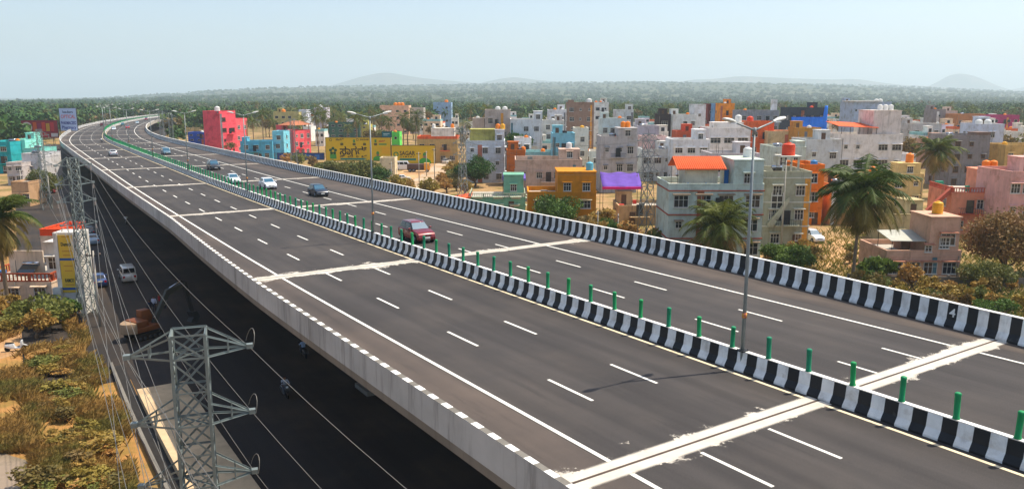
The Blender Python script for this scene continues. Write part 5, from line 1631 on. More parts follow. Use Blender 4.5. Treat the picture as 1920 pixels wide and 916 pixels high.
# blue compound hoarding left of the yellow one
t6, wd, z0, z1 = board('low dark blue hoarding left of the long yellow billboard', 520, 608, 287, 302, 262, (30, 66, 130), legs=True)
for i in range(5): patch(t6, -wd * 0.42 + wd * 0.18 * i, -wd * 0.32 + wd * 0.18 * i, z0 + 0.5, z1 - 0.5, (40, 110, 190))

# ------------------------------------------------------------------ roads and ground things below
sv = bpy.data.materials.new('service_road_asphalt'); sv.use_nodes = True
_asphalt(sv, rgb(36, 32, 30), rgb(52, 45, 40), rgb(96, 78, 58))
sr_ = strip('service_road', np.concatenate([np.arange(-80, 400, 4), np.arange(400, 900, 10)]), [(-18.9, 0.02), (-6, 0.02), (10, 0.02), (24, 0.02)], sv, on_ground=True)
tag(sr_, kind='structure')
tag(strip('service_road', np.arange(60, 420, 5), [(-26.0, 0.012), (-18.9, 0.014)], sv, on_ground=True), kind='structure')
kb = strip('kerb', np.arange(-70, 300, 5), [(-2.2, 0.0), (-2.2, 0.3), (-1.6, 0.3), (-1.6, 0.0)], M['concrete'], on_ground=True); tag(kb, kind='structure')
tag(strip('drain_slab', np.arange(-40, 57, 2), [(-18.95, 0.0), (-18.95, 0.5), (-15.6, 0.5), (-15.6, 0.0)], mat('drain_concrete', rgb(196, 170, 134), 0.9, 0.18, 0.6, 0.2, 6, stain=0.25), on_ground=True),
    'raised tan concrete drain slab along the service road, partly in shadow', 'drain')
part = strip('drain_wall', np.arange(-40, 66, 2), [(-19.95, 0.0), (-19.95, 0.4), (-19.75, 0.4), (-19.75, 0.0)], M['concrete_dark'], on_ground=True)
tag(part, 'thin grey drain wall beside the dry lot', 'wall')
drk = strip('drain', np.arange(-40, 66, 2), [(-19.75, 0.03), (-18.95, 0.03)], mat('drain_mud', rgb(40, 36, 30), 0.6, 0.3, 1.0), on_ground=True); tag(drk, kind='structure')


def ground_poly(name, pts, m, z, sub=True):
    P0 = [ground(px, py, 0) for px, py in pts]
    rr = random.Random(len(name) + int(pts[0][0]))
    P = []
    for a, c in zip(P0, P0[1:] + P0[:1]):
        k = max(2, min(14, int((c - a).length / 1.2)))
        j = min(0.45, (c - a).length * 0.04)
        P += [a.lerp(c, i / k) + Vector((rr.uniform(-j, j), rr.uniform(-j, j), 0)) for i in range(k)]
    b = MB(); b.add([(p.x, p.y, z) for p in P], [list(range(len(P)))])
    return tag(b.build(name, m), kind='structure')


dirt = mat('dirt_track', rgb(190, 152, 108), 0.95, 0.16, 0.25, 0.4, 2.0, col2=rgb(160, 120, 80), c2scale=0.2)
ground_poly('path', [(748, 352), (760, 345), (806, 318), (838, 292), (852, 270), (864, 270), (860, 292), (842, 318), (814, 345), (790, 362), (752, 364)], mat('concrete_lane', rgb(184, 164, 138), 0.95, 0.12, 0.3, col2=rgb(168, 138, 104), c2scale=0.15), 0.016)
ground_poly('path', [(735, 330), (760, 316), (810, 306), (838, 300), (820, 330), (790, 345), (750, 350)], dirt, 0.010)
ground_poly('path', [(-60, 690), (60, 655), (110, 628), (170, 610), (205, 598), (180, 572), (120, 590), (60, 618), (0, 632), (-60, 642)], dirt, 0.010)
ground_poly('path', [(1530, 500), (1660, 500), (1660, 470), (1540, 440), (1500, 445)], dirt, 0.010)
ground_poly('puddle', [(-80, 940), (40, 925), (66, 890), (50, 862), (0, 846), (-80, 850)], mat('drying_mud', rgb(150, 132, 112), 0.5, 0.2, 0.4, col2=rgb(120, 108, 90), c2scale=0.4), 0.012)
ground_poly('path', [(1120, 470), (1260, 480), (1260, 440), (1150, 425)], dirt, 0.014)


def place_car(label, px, py, rz, L_, W_, H_, col, style, name='car', cat='car'):
    return car(label, ground(px, py, 0.03), rz, L_, W_, H_, col, style, True, name, cat)


rd = road_dir(90)
place_car('white minivan seen from behind in the shade under the flyover', 240, 524, rd, 4.0, 1.6, 1.85, (206, 204, 196), 'van', 'minivan', 'van')
place_car('pale blue car on the service road near the second lattice tower', 174, 456, rd, 4.0, 1.7, 1.5, (150, 170, 186), 'sedan')
place_car('dark car just ahead of the pale blue one on the service road', 166, 440, rd, 4.0, 1.7, 1.5, (60, 72, 84), 'hatch')
place_car('small blue car parked by the second lattice tower base', 186, 534, rd, 3.6, 1.5, 1.5, (40, 70, 120), 'hatch')
place_car('blue van at the far end of the service road', 108, 318, rd, 4.6, 1.8, 2.0, (70, 110, 150), 'van', 'van', 'van')
place_car('white minibus parked beside the dirt road by the SAGAR billboard', 757, 318, 0.15, 6.0, 2.0, 2.6, (224, 226, 226), 'van', 'minibus', 'minibus')
place_car('white hatchback parked at the near end of the dirt road', 757, 338, 0.3, 3.9, 1.7, 1.5, (222, 222, 218), 'hatch')
place_car('white car farther up the dirt road by the tan house', 838, 306, 1.2, 4.2, 1.75, 1.7, (222, 222, 216), 'suv')
place_car('white sport utility vehicle parked right of the olive grey house', 1523, 452, -1.4, 4.3, 1.8, 1.8, (222, 222, 220), 'suv')
place_car('red car behind a low wall at the left', 88, 362, 0.1, 4.0, 1.7, 1.6, (176, 30, 36), 'hatch')


def truck(label, loc, rz, cabc, bedc):
    t = thing('truck', label, 'truck', loc, rz)
    b = MB(); b.prism([(1.5, 0.6), (3.2, 0.6), (3.25, 1.6), (3.0, 2.6), (1.5, 2.7)], 'y', -1.1, 1.1); bevel(b.build('cab', paint(cabc), t), 0.08)
    b = MB(); b.hexa([(3.235, -0.95, 1.65), (3.265, -0.95, 1.65), (3.265, 0.95, 1.65), (3.235, 0.95, 1.65)], [(3.02, -0.9, 2.45), (3.05, -0.9, 2.45), (3.05, 0.9, 2.45), (3.02, 0.9, 2.45)]); b.build('windshield', M['windshield'], t)
    b = MB(); b.box(-3.4, 1.35, -1.15, 1.15, 0.9, 2.3); bevel(b.build('load_bed', mat('truck_bed', rgb(*bedc), 0.8, 0.2, 1.0), t), 0.04)
    b = MB(); b.box(-3.4, 3.1, -0.45, 0.45, 0.5, 0.88); b.build('chassis', M['dark_metal'], t)
    for x in (-2.6, -1.5, 2.4):
        for y in (-0.95, 0.95): wheel(t, x, y, 0.48, 0.3)
    for y in (-0.8, 0.8):
        b = MB(); b.box(3.24, 3.3, y - 0.15, y + 0.15, 0.85, 1.05); b.build('headlight', M['lamp_glass'], t)
    return t


truck('yellow-cabbed tipper truck in front of the SAGAR billboard', ground(786, 322, 0), 0.0, (232, 160, 30), (92, 70, 60))


def excavator(loc, rz):
    t = thing('excavator', 'orange excavator working in the dark under the flyover edge', 'excavator', loc, rz)
    t.scale = (0.82,) * 3
    yel = mat('digger_paint', rgb(120, 66, 30), 0.5, 0.12, 1.0)
    for y in (-1.0, 1.0):
        b = MB(); b.prism([(-1.6, 0.25), (-1.35, 0.02), (1.35, 0.02), (1.6, 0.25), (1.6, 0.55), (1.35, 0.8), (-1.35, 0.8), (-1.6, 0.55)], 'y', y - 0.25, y + 0.25); tr = b.build('track', M['rubber'], t)
        for x in (-1.2, -0.6, 0, 0.6, 1.2):
            b = MB(); b.lathe([(0.2, -0.27), (0.2, 0.27)], 10); o = b.build('roller', M['dark_metal'], tr, (x, y, 0.3)); o.rotation_euler = (PI / 2, 0, 0)
    b = MB(); b.box(-1.4, 1.3, -1.2, 1.2, 0.95, 1.5); bevel(b.build('turntable', yel, t), 0.06)
    b = MB()
    n = 12
    poly = [(-1.4, -1.2)] + [(-1.5 - 1.1 * math.sin(PI * k / n), -1.2 + 2.4 * k / n) for k in range(n + 1)] + [(-1.4, 1.2)]
    b.prism(poly, 'z', 0.95, 2.1); bevel(b.build('counterweight', mat('counterweight_paint', rgb(160, 134, 106), 0.6, 0.12, 1.0), t), 0.08)
    b = MB(); b.box(-1.4, 0.0, -1.15, 1.15, 1.5, 2.2); bevel(b.build('engine_hood', yel, t), 0.06)
    b = MB(); b.prism([(0.0, 1.5), (1.3, 1.5), (1.45, 2.2), (1.1, 3.0), (0.05, 3.0)], 'y', 0.25, 1.2); bevel(b.build('cab', yel, t), 0.05)
    part_box(t, 'cab_window', M['glass'], 0.15, 1.0, 1.19, 1.215, 2.0, 2.85)
    b = MB(); b.prism([(0.9, 1.4), (1.3, 1.3), (3.2, 4.2), (5.4, 5.0), (5.4, 5.35), (3.0, 4.9)], 'y', -0.45, -0.05); b.build('boom', mat('boom_paint', rgb(70, 72, 66), 0.6, 0.1, 1.0), t)
    b = MB(); b.prism([(5.0, 5.6), (5.6, 5.3), (6.3, 1.6), (6.0, 1.5)], 'y', -0.42, -0.08); b.build('stick', M['dark_metal'], t)
    b = MB(); b.prism([(5.7, 1.7), (6.5, 1.7), (6.9, 0.9), (6.4, 0.3), (5.6, 0.5), (6.0, 1.0)], 'y', -0.7, 0.2); b.build('bucket', M['dark_metal'], t)
    b = MB(); b.tube([(1.2, -0.25, 1.9), (3.1, -0.25, 3.6)], 0.09, 8); b.tube([(3.4, -0.25, 5.0), (5.1, -0.25, 5.6)], 0.09, 8); b.build('hydraulic_ram', M['chrome'], t)


excavator(ground(270, 632, 0), 1.0)
scooter('white parked scooter on the dirt path at the left', ground(30, 657, 0.02), 0.35, (222, 222, 218))
for i, (px, py, c, lab) in enumerate([(290, 585, (196, 196, 210), 'person in a pale shirt watching beside the excavator'), (300, 580, (150, 30, 36), 'person in a red shirt watching beside the excavator'), (310, 578, (110, 150, 190), 'person in a light blue shirt watching beside the excavator'),
                                      (282, 592, (30, 36, 60), 'person in dark blue clothes standing left of the other bystanders'), (152, 613, (54, 54, 50), 'person in dark clothes standing at the end of the dirt path')]):
    person(lab, ground(px, py, 0.02), random.uniform(0, 6), c)
for i, (px, py, c, lab) in enumerate([(570, 668, (150, 170, 196), 'light blue shirt'), (535, 742, (170, 176, 186), 'grey shirt'), (237, 420, (206, 206, 200), 'white shirt')]):
    g = ground(px, py, 0.03)
    scooter('dark scooter ridden by a person in a %s under the flyover' % lab, g, rd + (PI if i == 1 else 0), (40, 42, 46))
    person('person in a %s riding a scooter under the flyover' % lab, g + Vector((0, 0, 0.0)), rd + (PI if i == 1 else 0), c, pose='ride')

# yellow sign tower and balcony house at the left
a, c = at(98, 436, 74 * YK), at(146, 436, 74 * YK)
t = thing('sign_tower', 'white shop tower with tall yellow cement advertisement beside the second lattice tower', 'sign tower', ((a.x + c.x) / 2, 74 * YK, 0), math.radians(3))
wd = c.x - a.x
zt = a.z
part_box(t, 'wall', wall(216, 212, 204), -wd / 2, wd / 2, 0.05, 2.2, -0.3, zt)
zb = at(120, 560, 74 * YK).z
part_box(t, 'panel', flat(214, 178, 62), -wd * 0.30, wd * 0.26, -0.06, 0.05, zb + 0.7, zt - 0.25)
part_box(t, 'side_panel', wall(226, 222, 214), -wd * 0.42, -wd * 0.31, -0.12, 0.05, zt * 0.45, zt - 0.05)
part_box(t, 'side_panel', wall(230, 226, 218), wd * 0.27, wd * 0.5, -0.12, 0.05, zt * 0.45, zt - 0.1)
part_box(t, 'air_box', wall(206, 204, 196), -wd * 0.62, -wd * 0.30, -0.5, 0.05, zt * 0.18, zt * 0.34)
for k, (z_, s_, w_) in enumerate(((0.86, 0.5, 0.40), (0.42, 0.5, 0.34))):
    write(t, ['Durock', 'RAMCO'][k], 0, zt * z_, s_, (20, 60, 60) if k == 0 else (40, 60, 50), y=-0.075, width=wd * w_)
for z_ in (0.68, 0.32):
    patch(t, -wd * 0.30, wd * 0.26, zt * z_ - 0.12, zt * z_ + 0.12, (24, 84, 150), y=-0.075)
for z_, w_ in ((0.955, 0.3), (0.78, 0.36), (0.73, 0.3), (0.60, 0.34), (0.54, 0.3), (0.37, 0.34)):
    patch(t, -wd * w_ / 2, wd * w_ / 2, zt * z_ - 0.06, zt * z_ + 0.05, (190, 140, 60), y=-0.07)
t, tops, h, wd, sh = house('house with rust red balcony and arched porch behind the left palm', -40, 94, 512, 76, 8, (222, 196, 170), cols=3, st=1, bal=True, parcol=(176, 84, 52), stain=0.2, blocks=[(62, 93, 462, 2.0, 5, (216, 212, 206))], para=0.9)
part_box(t, 'terrace_wall', wall(214, 196, 176), -wd * 0.4, wd * 0.1, 4.0, 4.2, h - 0.8, h + 1.6)
house('pale house with orange cloth edge behind the yellow sign tower', 74, 112, 430, 92, 6, (206, 190, 170), cols=2, st=1, stain=0.3, parcol=(230, 80, 40))

# ------------------------------------------------------------------ lattice towers and wires
def angle_beam(b, p0, p1, w, mi=0):
    p0, p1 = Vector(p0), Vector(p1)
    t = (p1 - p0).normalized()
    up = Vector((0, 0, 1)) if abs(t.z) < 0.9 else Vector((1, 0, 0))
    x = t.cross(up).normalized()
    y = x.cross(t).normalized()
    e = w * 0.16
    for u, v, a0, a1, c0, c1 in ((x, y, -w / 2, w / 2, -w / 2, -w / 2 + e), (x, y, -w / 2, -w / 2 + e, -w / 2 + e, w / 2)):
        q = lambda p: [p + u * a0 + v * c0, p + u * a1 + v * c0, p + u * a1 + v * c1, p + u * a0 + v * c1]
        b.hexa(q(p0), q(p1), mi)


def pylon(label, loc, rz, H, wb, wt, zbend, arms, fine, m, mw=0.1, npan=None):
    """square lattice tower; arms = [(height, half length)]"""
    t = thing('lattice_tower', label, 'pylon', loc, rz)
    hw = lambda z: (wb + (wt - wb) * min(1, z / zbend)) / 2
    cor = lambda z, i: Vector((hw(z) * (1, 1, -1, -1)[i], hw(z) * (1, -1, -1, 1)[i], z))
    for i in range(4):
        b = MB(); angle_beam(b, cor(0, i), cor(zbend, i), mw * 1.5); angle_beam(b, cor(zbend, i), cor(H, i), mw * 1.5); b.build('leg', m, t)
    zs = [0.0]
    while zs[-1] < H - 0.3:
        zs.append(min(H, zs[-1] + max(2 * hw(zs[-1]) * (1.05 if fine else 1.35), 0.9)))
    joined = MB()
    for k in range(len(zs) - 1):
        for i in range(4):
            j = (i + 1) % 4
            for p, q in ((cor(zs[k], i), cor(zs[k + 1], j)), (cor(zs[k], j), cor(zs[k + 1], i))):
                b = MB() if fine and zs[k] > H * 0.3 else joined
                angle_beam(b, p, q, mw)
                if b is not joined: b.build('brace', m, t)
            if not fine or k % 2 == 0:
                angle_beam(joined, cor(zs[k + 1], i), cor(zs[k + 1], j), mw)
    tag(joined.build('bracing', m, t), kind='stuff')
    tips = []
    for z, ln in arms:
        for sg in (-1, 1):
            b = MB()
            tip = Vector((0, sg * ln, z + 0.1))
            top = min(z + 0.85, H)
            ci = (0, 3) if sg > 0 else (1, 2)
            for i in ci:
                angle_beam(b, cor(z, i), tip, mw * 1.1); angle_beam(b, cor(top, i), tip, mw)
                mid = cor(z, i).lerp(tip, 0.5); angle_beam(b, mid, cor(top, i).lerp(tip, 0.5), mw * 0.8)
            angle_beam(b, cor(z, ci[0]).lerp(tip, 0.5), cor(z, ci[1]).lerp(tip, 0.5), mw * 0.8)
            b.box(-0.12, 0.12, sg * ln - 0.12, sg * ln + 0.12, z + 0.02, z + 0.2)
            b.build('cross_arm', m, t)
            tips.append(Vector((0, sg * ln, z + 0.05)))
            if fine: continue
            b = MB()
            for k in range(4): b.lathe([(0.03, z - 0.12 - 0.1 * k), (0.09, z - 0.14 - 0.1 * k), (0.09, z - 0.17 - 0.1 * k), (0.03, z - 0.19 - 0.1 * k)], 8, 0, (0, sg * ln))
            b.build('insulator', mat('insulator', rgb(150, 130, 116), 0.3, 0.05, 2) if 'insu' not in M else M['insu'], t)
        if fine:
            b = MB()
            angle_beam(b, cor(z, 0), cor(z, 2), mw * 0.8); angle_beam(b, cor(z, 1), cor(z, 3), mw * 0.8)
            for i in range(4): angle_beam(b, cor(z, i), cor(z, (i + 1) % 4), mw * 1.1)
            b.build('arm_frame', m, t)
    c_, s_ = math.cos(rz), math.sin(rz)
    return t, [Vector((loc[0] + p.x * c_ - p.y * s_, loc[1] + p.x * s_ + p.y * c_, p.z)) for p in tips]


M['insu'] = mat('insulator', rgb(150, 130, 116), 0.3, 0.05, 2)
rdn = road_dir(20)
pa = at(354, 640, 29.5)
pn, tips1 = pylon('pale steel lattice power tower close to the camera at bottom left', (pa.x, 29.5, 0), rdn - 0.27, 12.95, 1.9, 1.22, 7.0, [(12.05, 2.2), (9.35, 2.15), (6.8, 2.1)], True, M['galv_teal'], 0.072)
pb = ground(165, 592)
_, tips2 = pylon('second lattice power tower beside the yellow sign tower', (pb.x, pb.y, 0), rdn + 0.25, 16.0, 1.5, 0.8, 9.0, [(15.1, 1.6), (13.3, 1.7), (11.6, 1.7), (9.3, 1.6)], False, M['galv_teal'], 0.065)
pc = ground(88, 392)
_, tips3 = pylon('third lattice power tower near the far end of the service road', (pc.x, pc.y, 0), rdn + 0.2, 15.5, 1.7, 0.9, 9.0, [(14.3, 1.6), (12.4, 1.7), (10.6, 1.7), (8.6, 1.6)], False, M['galv_teal'], 0.05)
pd = ground(1210, 470)
_, tips4 = pylon('tall lattice power tower between the ochre and pale green houses', (pd.x, pd.y, 0), rdn, 16.6, 2.1, 1.2, 9.0, [(15.6, 1.9), (13.4, 2.0), (11.2, 2.0)], False, M['galv'], 0.065)
pe = ground(868, 392)
_, tips5 = pylon('lattice power tower in front of the pale blue white house', (pe.x, pe.y, 0), rdn, 16.0, 1.8, 1.0, 9.0, [(15.0, 1.8), (12.8, 1.9), (10.6, 1.9)], False, M['galv'], 0.06)
for px, yb, yt, lab in ((552, 315, 222, 'lattice power tower behind the turquoise house'), (308, 300, 208, 'lattice power tower before the far bend of the flyover'), (325, 296, 214, 'lattice power tower just right of the one at the far bend')):
    g = ground(px, yb)
    hh = at(px, yt, g.y).z
    pylon(lab, (g.x, g.y, 0), rdn - 0.5, hh, 2.2, 1.2, hh * 0.5, [(hh - 1, 1.9), (hh - 3.2, 2.0)], False, M['galv'], 0.05)


def wire(p, q, sag, label, group, r=0.012):
    p, q = Vector(p), Vector(q)
    pts = []
    for k in range(17):
        u = k / 16
        a = p.lerp(q, u)
        a.z -= sag * 4 * u * (1 - u)
        pts.append(a)
    b = MB(); b.tube(pts, r, 5, caps=False)
    tag(b.build('power_line', M['wire']), label, 'wire', group)


dirn = Vector((math.cos(rdn), math.sin(rdn), 0))
for i, p in enumerate(tips1):
    side = 'right' if i % 2 == 0 else 'left'
    lev = ['top', 'middle', 'bottom'][i // 2]
    wire(p, tips2[i], 1.2, 'power line from the %s %s arm of the near tower to the second tower' % (lev, side), 'power lines left of the flyover')
    wire(p, p - dirn * 46 + Vector((3, 0, 1.0)), 1.5, 'power line from the %s %s arm of the near tower towards the camera' % (lev, side), 'power lines left of the flyover')
    if i % 2: continue
    # the jumper loop round the arm tip
    b = MB(); b.tube([p + dirn * (0.5 * math.cos(k * PI / 8)) + Vector((0.16 * math.sin(k * PI / 8), 0, 0.15 + 0.62 * math.sin(k * PI / 8))) for k in range(9)], 0.014, 5, caps=False)
    b.build('jumper_loop', M['wire'], None).parent = pn
    o = pn.children[-1] if pn.children else None
for ch in list(pn.children):
    if ch.name.startswith('jumper_loop'):
        ch.matrix_parent_inverse = (Matrix.Translation(pn.location) @ Matrix.Rotation(pn.rotation_euler.z, 4, 'Z')).inverted()
for i in range(8):
    side = 'left' if i % 2 == 0 else 'right'
    wire(tips2[i], tips3[i], 1.0, 'power line from the second to the third tower, %s of eight counted from the top' % ['first', 'second', 'third', 'fourth', 'fifth', 'sixth', 'seventh', 'eighth'][i], 'power lines left of the flyover', 0.014)
for i in range(6):
    wire(tips5[i], tips4[i], 1.6, 'power line between the two lattice towers in front of the town, %s %s' % (['top', 'middle', 'bottom'][i // 2], ['near', 'far'][i % 2]), 'power lines in front of the town', 0.014)
for i in range(8):
    q = at(236 + 30 * i, 1040, 22.0 - 0.3 * i)
    wire(tips2[i], q, 0.7 + 0.1 * (i % 3), 'thin wire sagging from second tower to bottom edge, %s of eight from left' % ordinal(i + 1), 'service wires above the drain', 0.013)
# utility poles
for i, (px, yb, yt) in enumerate([(735, 352, 303), (815, 345, 278), (786, 342, 285), (800, 330, 283), (1464, 470, 300), (188, 612, 470), (96, 392, 330), (1158, 455, 400), (1120, 452, 395), (43, 372, 318)]):
    g = ground(px, yb)
    hh = at(px, yt, g.y).z
    t = thing('utility_pole', '%s thin concrete utility pole %s' % (ords[i], 'below the flyover, in a list from the dirt road round to the left lot'), 'pole', g, random.uniform(0, 3), 'utility poles')
    b = MB(); b.tube([(0, 0, -0.2), (0, 0, hh)], [0.13, 0.08], 8); b.build('shaft', M['concrete'], t)
    b = MB(); b.box(-0.7, 0.7, -0.05, 0.05, hh - 0.5, hh - 0.38); b.build('crossbar', M['dark_metal'], t)
    for x in (-0.6, 0, 0.6):
        b = MB(); b.lathe([(0.04, hh - 0.38), (0.06, hh - 0.3), (0.03, hh - 0.2)], 8, 0, (x, 0)); b.build('insulator', M['insu'], t)
pl = ['beside the cream pump house', 'at the right edge of the dirt road', 'standing on the dirt road near the minibus', 'behind the dirt road car park', 'left of the olive grey house', 'at the service road edge by the second tower', 'near the red parked car', 'right of the violet canopy', 'left of the violet canopy', 'by the tan tiled hut']
for o, l in zip([o for o in COL.objects if o.name.startswith('utility_pole')], pl):
    o['label'] = 'thin concrete utility pole ' + l
# low walls
for lab, p0, p1, hgt in (('low grey plot wall below the beige house', (1590, 532), (1920, 538), 1.1), ('low tan wall before the sea green house', (868, 405), (975, 420), 1.4), ('low grey wall under the tree at the left', (62, 376), (100, 380), 1.6)):
    a, c = ground(*p0), ground(*p1)
    d = (c - a); n_ = int(d.length / 3) + 1
    t = thing('boundary_wall', lab, 'wall', a, math.atan2(d.y, d.x))
    for i in range(n_):
        x0, x1 = d.length * i / n_, d.length * (i + 1) / n_
        part_box(t, 'wall_panel', M['concrete_dark'], x0 + 0.14, x1 - 0.003, -0.08, 0.08, 0, hgt)
        part_box(t, 'pillar', M['concrete_dark'], x0 - 0.12, x0 + 0.137, -0.14, 0.14, 0, hgt + 0.15)

# stencilled span numbers on the barriers
def barrier_mark(s, off, z, lean, par):
    me = text_mesh('4', 0.62, M['white_paint'], 0.004)
    o = link('stencil_mark', me, par)
    a = road_dir(s)
    t_ = Vector((math.cos(a), math.sin(a), 0)); n_ = Vector((t_.y, -t_.x, 0))
    up = (Vector((0, 0, 1)) + n_ * lean).normalized()
    X_ = -t_
    Z_ = X_.cross(up).normalized()
    p = Vector(road(s, off, z)) + Z_ * 0.012
    o.matrix_world = Matrix(((X_.x, up.x, Z_.x, p.x), (X_.y, up.y, Z_.y, p.y), (X_.z, up.z, Z_.z, p.z), (0, 0, 0, 1)))


barrier_mark(15.31, float(fR(0.225)(15.31)), 0.75, 0.095, rp)
barrier_mark(14.77, 0.525, 0.55, 0.115, mp)

# ------------------------------------------------------------------ vegetation
def leaves(C, size, rng, up=0.25):
    """diamond leaf faces around the points C"""
    n = len(C)
    a = rng.normal(size=(n, 3)); a /= np.linalg.norm(a, axis=1)[:, None]
    b = rng.normal(size=(n, 3)); b[:, 2] += up
    b -= a * (a * b).sum(1)[:, None]; b /= np.linalg.norm(b, axis=1)[:, None]
    sz = size * rng.uniform(0.6, 1.3, n)[:, None]
    a *= sz; b *= sz * 0.55
    V = np.stack([C + a, C + b, C - a, C - b], 1).reshape(-1, 3)
    Q = np.arange(4 * n).reshape(-1, 4)
    return V, Q


def crown_points(rng, n, R, zc, flat=0.75, clumps=14, hollow=0.55):
    cc = rng.normal(size=(clumps, 3)); cc /= np.linalg.norm(cc, axis=1)[:, None]
    cc *= R * rng.uniform(0.35, 0.75, clumps)[:, None]
    cc[:, 2] = np.abs(cc[:, 2]) * rng.choice([1, 1, -0.5], clumps)
    cr = R * rng.uniform(0.28, 0.5, clumps)
    k = rng.integers(0, clumps, n)
    d = rng.normal(size=(n, 3)); d /= np.linalg.norm(d, axis=1)[:, None]
    r = cr[k] * (hollow + (1 - hollow) * rng.random(n)) * rng.uniform(0.85, 1.15, n)
    P = cc[k] + d * r[:, None]
    P[:, 2] = P[:, 2] * flat + zc
    cc2 = cc.copy(); cc2[:, 2] = cc2[:, 2] * flat + zc
    return P, cc2


def tree_meshes(seed, R, H, n, leaf, mm, flat=0.75, clumps=14):
    rng = np.random.default_rng(seed)
    zc = H - R * flat * 0.9
    P, cc = crown_points(rng, n, R, zc, flat, clumps)
    V, Q = leaves(P, leaf, rng)
    cm = np_mesh('crown', V, Q, mm)
    b = MB()
    base = max(zc - R * flat * 0.7, H * 0.18)
    b.tube([(0, 0, -0.2), (0.06 * R, 0.03 * R, base * 0.5), (0.02, -0.03 * R, base)], [0.055 * R + 0.06, 0.045 * R + 0.04, 0.035 * R + 0.03], 8)
    for i in range(min(8, clumps)):
        e = Vector(cc[i])
        s0 = Vector((0.02, -0.03 * R, base * 0.9))
        m_ = s0.lerp(e, 0.5) + Vector((0, 0, -0.1 * R))
        b.tube([s0, m_, e], [0.03 * R + 0.02, 0.02 * R + 0.015, 0.008 * R], 5)
    return b.mesh('trunk', M['bark']), cm


def tree(label, loc, tm, cm, rz=0, sc=1.0, group=None, name='tree', cat='tree'):
    t = thing(name, label, cat, loc, rz, group)
    t.scale = (sc,) * 3 if not hasattr(sc, '__len__') else sc
    link('trunk', tm, t); link('crown', cm, t)
    return t


def palm_meshes(seed, H, FL, nf, nl, lean=0.06, wide=0.08, old=0.3):
    rng = np.random.default_rng(seed)
    la = rng.uniform(0, 6.28)
    b = MB()
    pts, rad = [], []
    for k in range(9):
        u = k / 8
        pts.append((math.cos(la) * lean * H * u * u, math.sin(la) * lean * H * u * u, H * u - 0.2 * (1 - u)))
        rad.append(0.21 - 0.07 * u + (0.08 if k == 0 else 0) + 0.02 * (k % 2))
    b.tube(pts, rad, 9)
    top = np.array(pts[-1])
    V, Q, I = [], [], []
    for i in range(nf):
        fr = (i + 0.5) / nf
        az = i * 2.399 + rng.uniform(-0.25, 0.25)
        e0 = math.radians(80 - 150 * fr ** 1.1 + rng.uniform(-8, 8))
        L = FL * rng.uniform(0.85, 1.1) * (0.75 + 0.25 * math.sin(PI * min(1, fr + 0.15)))
        droop = math.radians(rng.uniform(70, 105) if fr < 0.65 else rng.uniform(30, 60))
        m_ = 1 if fr > 1 - old and rng.random() < 0.8 else 0
        h = np.array([math.cos(az), math.sin(az), 0]); sd_ = np.array([-math.sin(az), math.cos(az), 0])
        P = [top + np.array([0, 0, 0.05])]
        T = []
        N = 14
        for k in range(N):
            e = e0 - droop * (k / N) ** 1.3
            d = h * math.cos(e) + np.array([0, 0, math.sin(e)])
            T.append(d); P.append(P[-1] + d * L / N)
        P = np.array(P); T.append(T[-1]); T = np.array(T)
        # rachis
        for k in range(N):
            w_ = 0.05 * (1 - k / N) + 0.012
            o = len(V)
            V += [P[k] + sd_ * w_, P[k] - sd_ * w_, P[k + 1] - sd_ * w_ * 0.9, P[k + 1] + sd_ * w_ * 0.9]
            Q.append((o, o + 1, o + 2, o + 3)); I.append(m_)
        for k in range(nl):
            u = 0.1 + 0.9 * (k + 0.5) / nl
            x = u * N
            kk = min(int(x), N - 1)
            p = P[kk] + (P[kk + 1] - P[kk]) * (x - kk)
            tt = T[kk]
            ll = FL * 0.30 * (math.sin(PI * (0.12 + 0.80 * u)) ** 0.8) * rng.uniform(0.85, 1.15)
            for sg in (-1, 1):
                dn = rng.uniform(0.25, 0.7) + (0.35 if m_ else 0)
                d = sd_ * sg * 0.85 + tt * 0.55 + np.array([0, 0, -dn])
                d /= np.linalg.norm(d)
                w_ = wide * FL / 5 * rng.uniform(0.8, 1.2) * 14 / nl ** 0.5 / 3
                o = len(V)
                V += [p + tt * w_, p - tt * w_, p + d * ll * 0.6 - tt * w_ * 0.6 , p + d * ll + np.array([0, 0, -0.12 * ll])]
                Q.append((o, o + 1, o + 3, o + 2)); I.append(m_)
    cm = np_mesh('crown', np.array(V), np.array(Q), [M['palm'], M['palm_old']], I)
    cb = MB()
    for k in range(8):
        a = k * 0.8
        cb.lathe([(0.02, H - 0.55), (0.13, H - 0.42), (0.14, H - 0.3), (0.05, H - 0.18)], 7, 0, (pts[-1][0] + 0.28 * math.cos(a), pts[-1][1] + 0.28 * math.sin(a)))
    return b.mesh('trunk', M['palm_bark']), cm, cb.mesh('coconuts', mat('coconut', rgb(120, 120, 50), 0.6, 0.2, 2))


def palm(label, loc, ms, rz=0, sc=1.0, group=None):
    t = thing('palm_tree', label, 'palm', loc, rz, group)
    t.scale = (sc,) * 3
    link('trunk', ms[0], t); link('crown', ms[1], t)
    if len(ms) > 2: link('coconut_cluster', ms[2], t)
    return t


def palm_at(label, pxb, pyb, pyc, FL, seed, old=0.35, nf=30):
    g = ground(pxb, pyb)
    H = at(pxb, pyc, g.y).z
    palm(label, g, palm_meshes(seed, H, FL, nf, 34, 0.03, old=old))


palm_at('spreading coconut palm in front of the pale green house', 1345, 507, 424, 5.6, 3, 0.45, 46)
palm_at('tallest dark coconut palm left of the beige house', 1598, 533, 362, 6.6, 4, 0.5, 46)
palm_at('coconut palm with drooping brown fronds beside the bare concrete building', 1746, 372, 284, 6.2, 5, 0.55, 38)
palm_at('coconut palm with yellowing fronds at the left picture edge', 17, 585, 412, 5.2, 6, 0.6, 36)

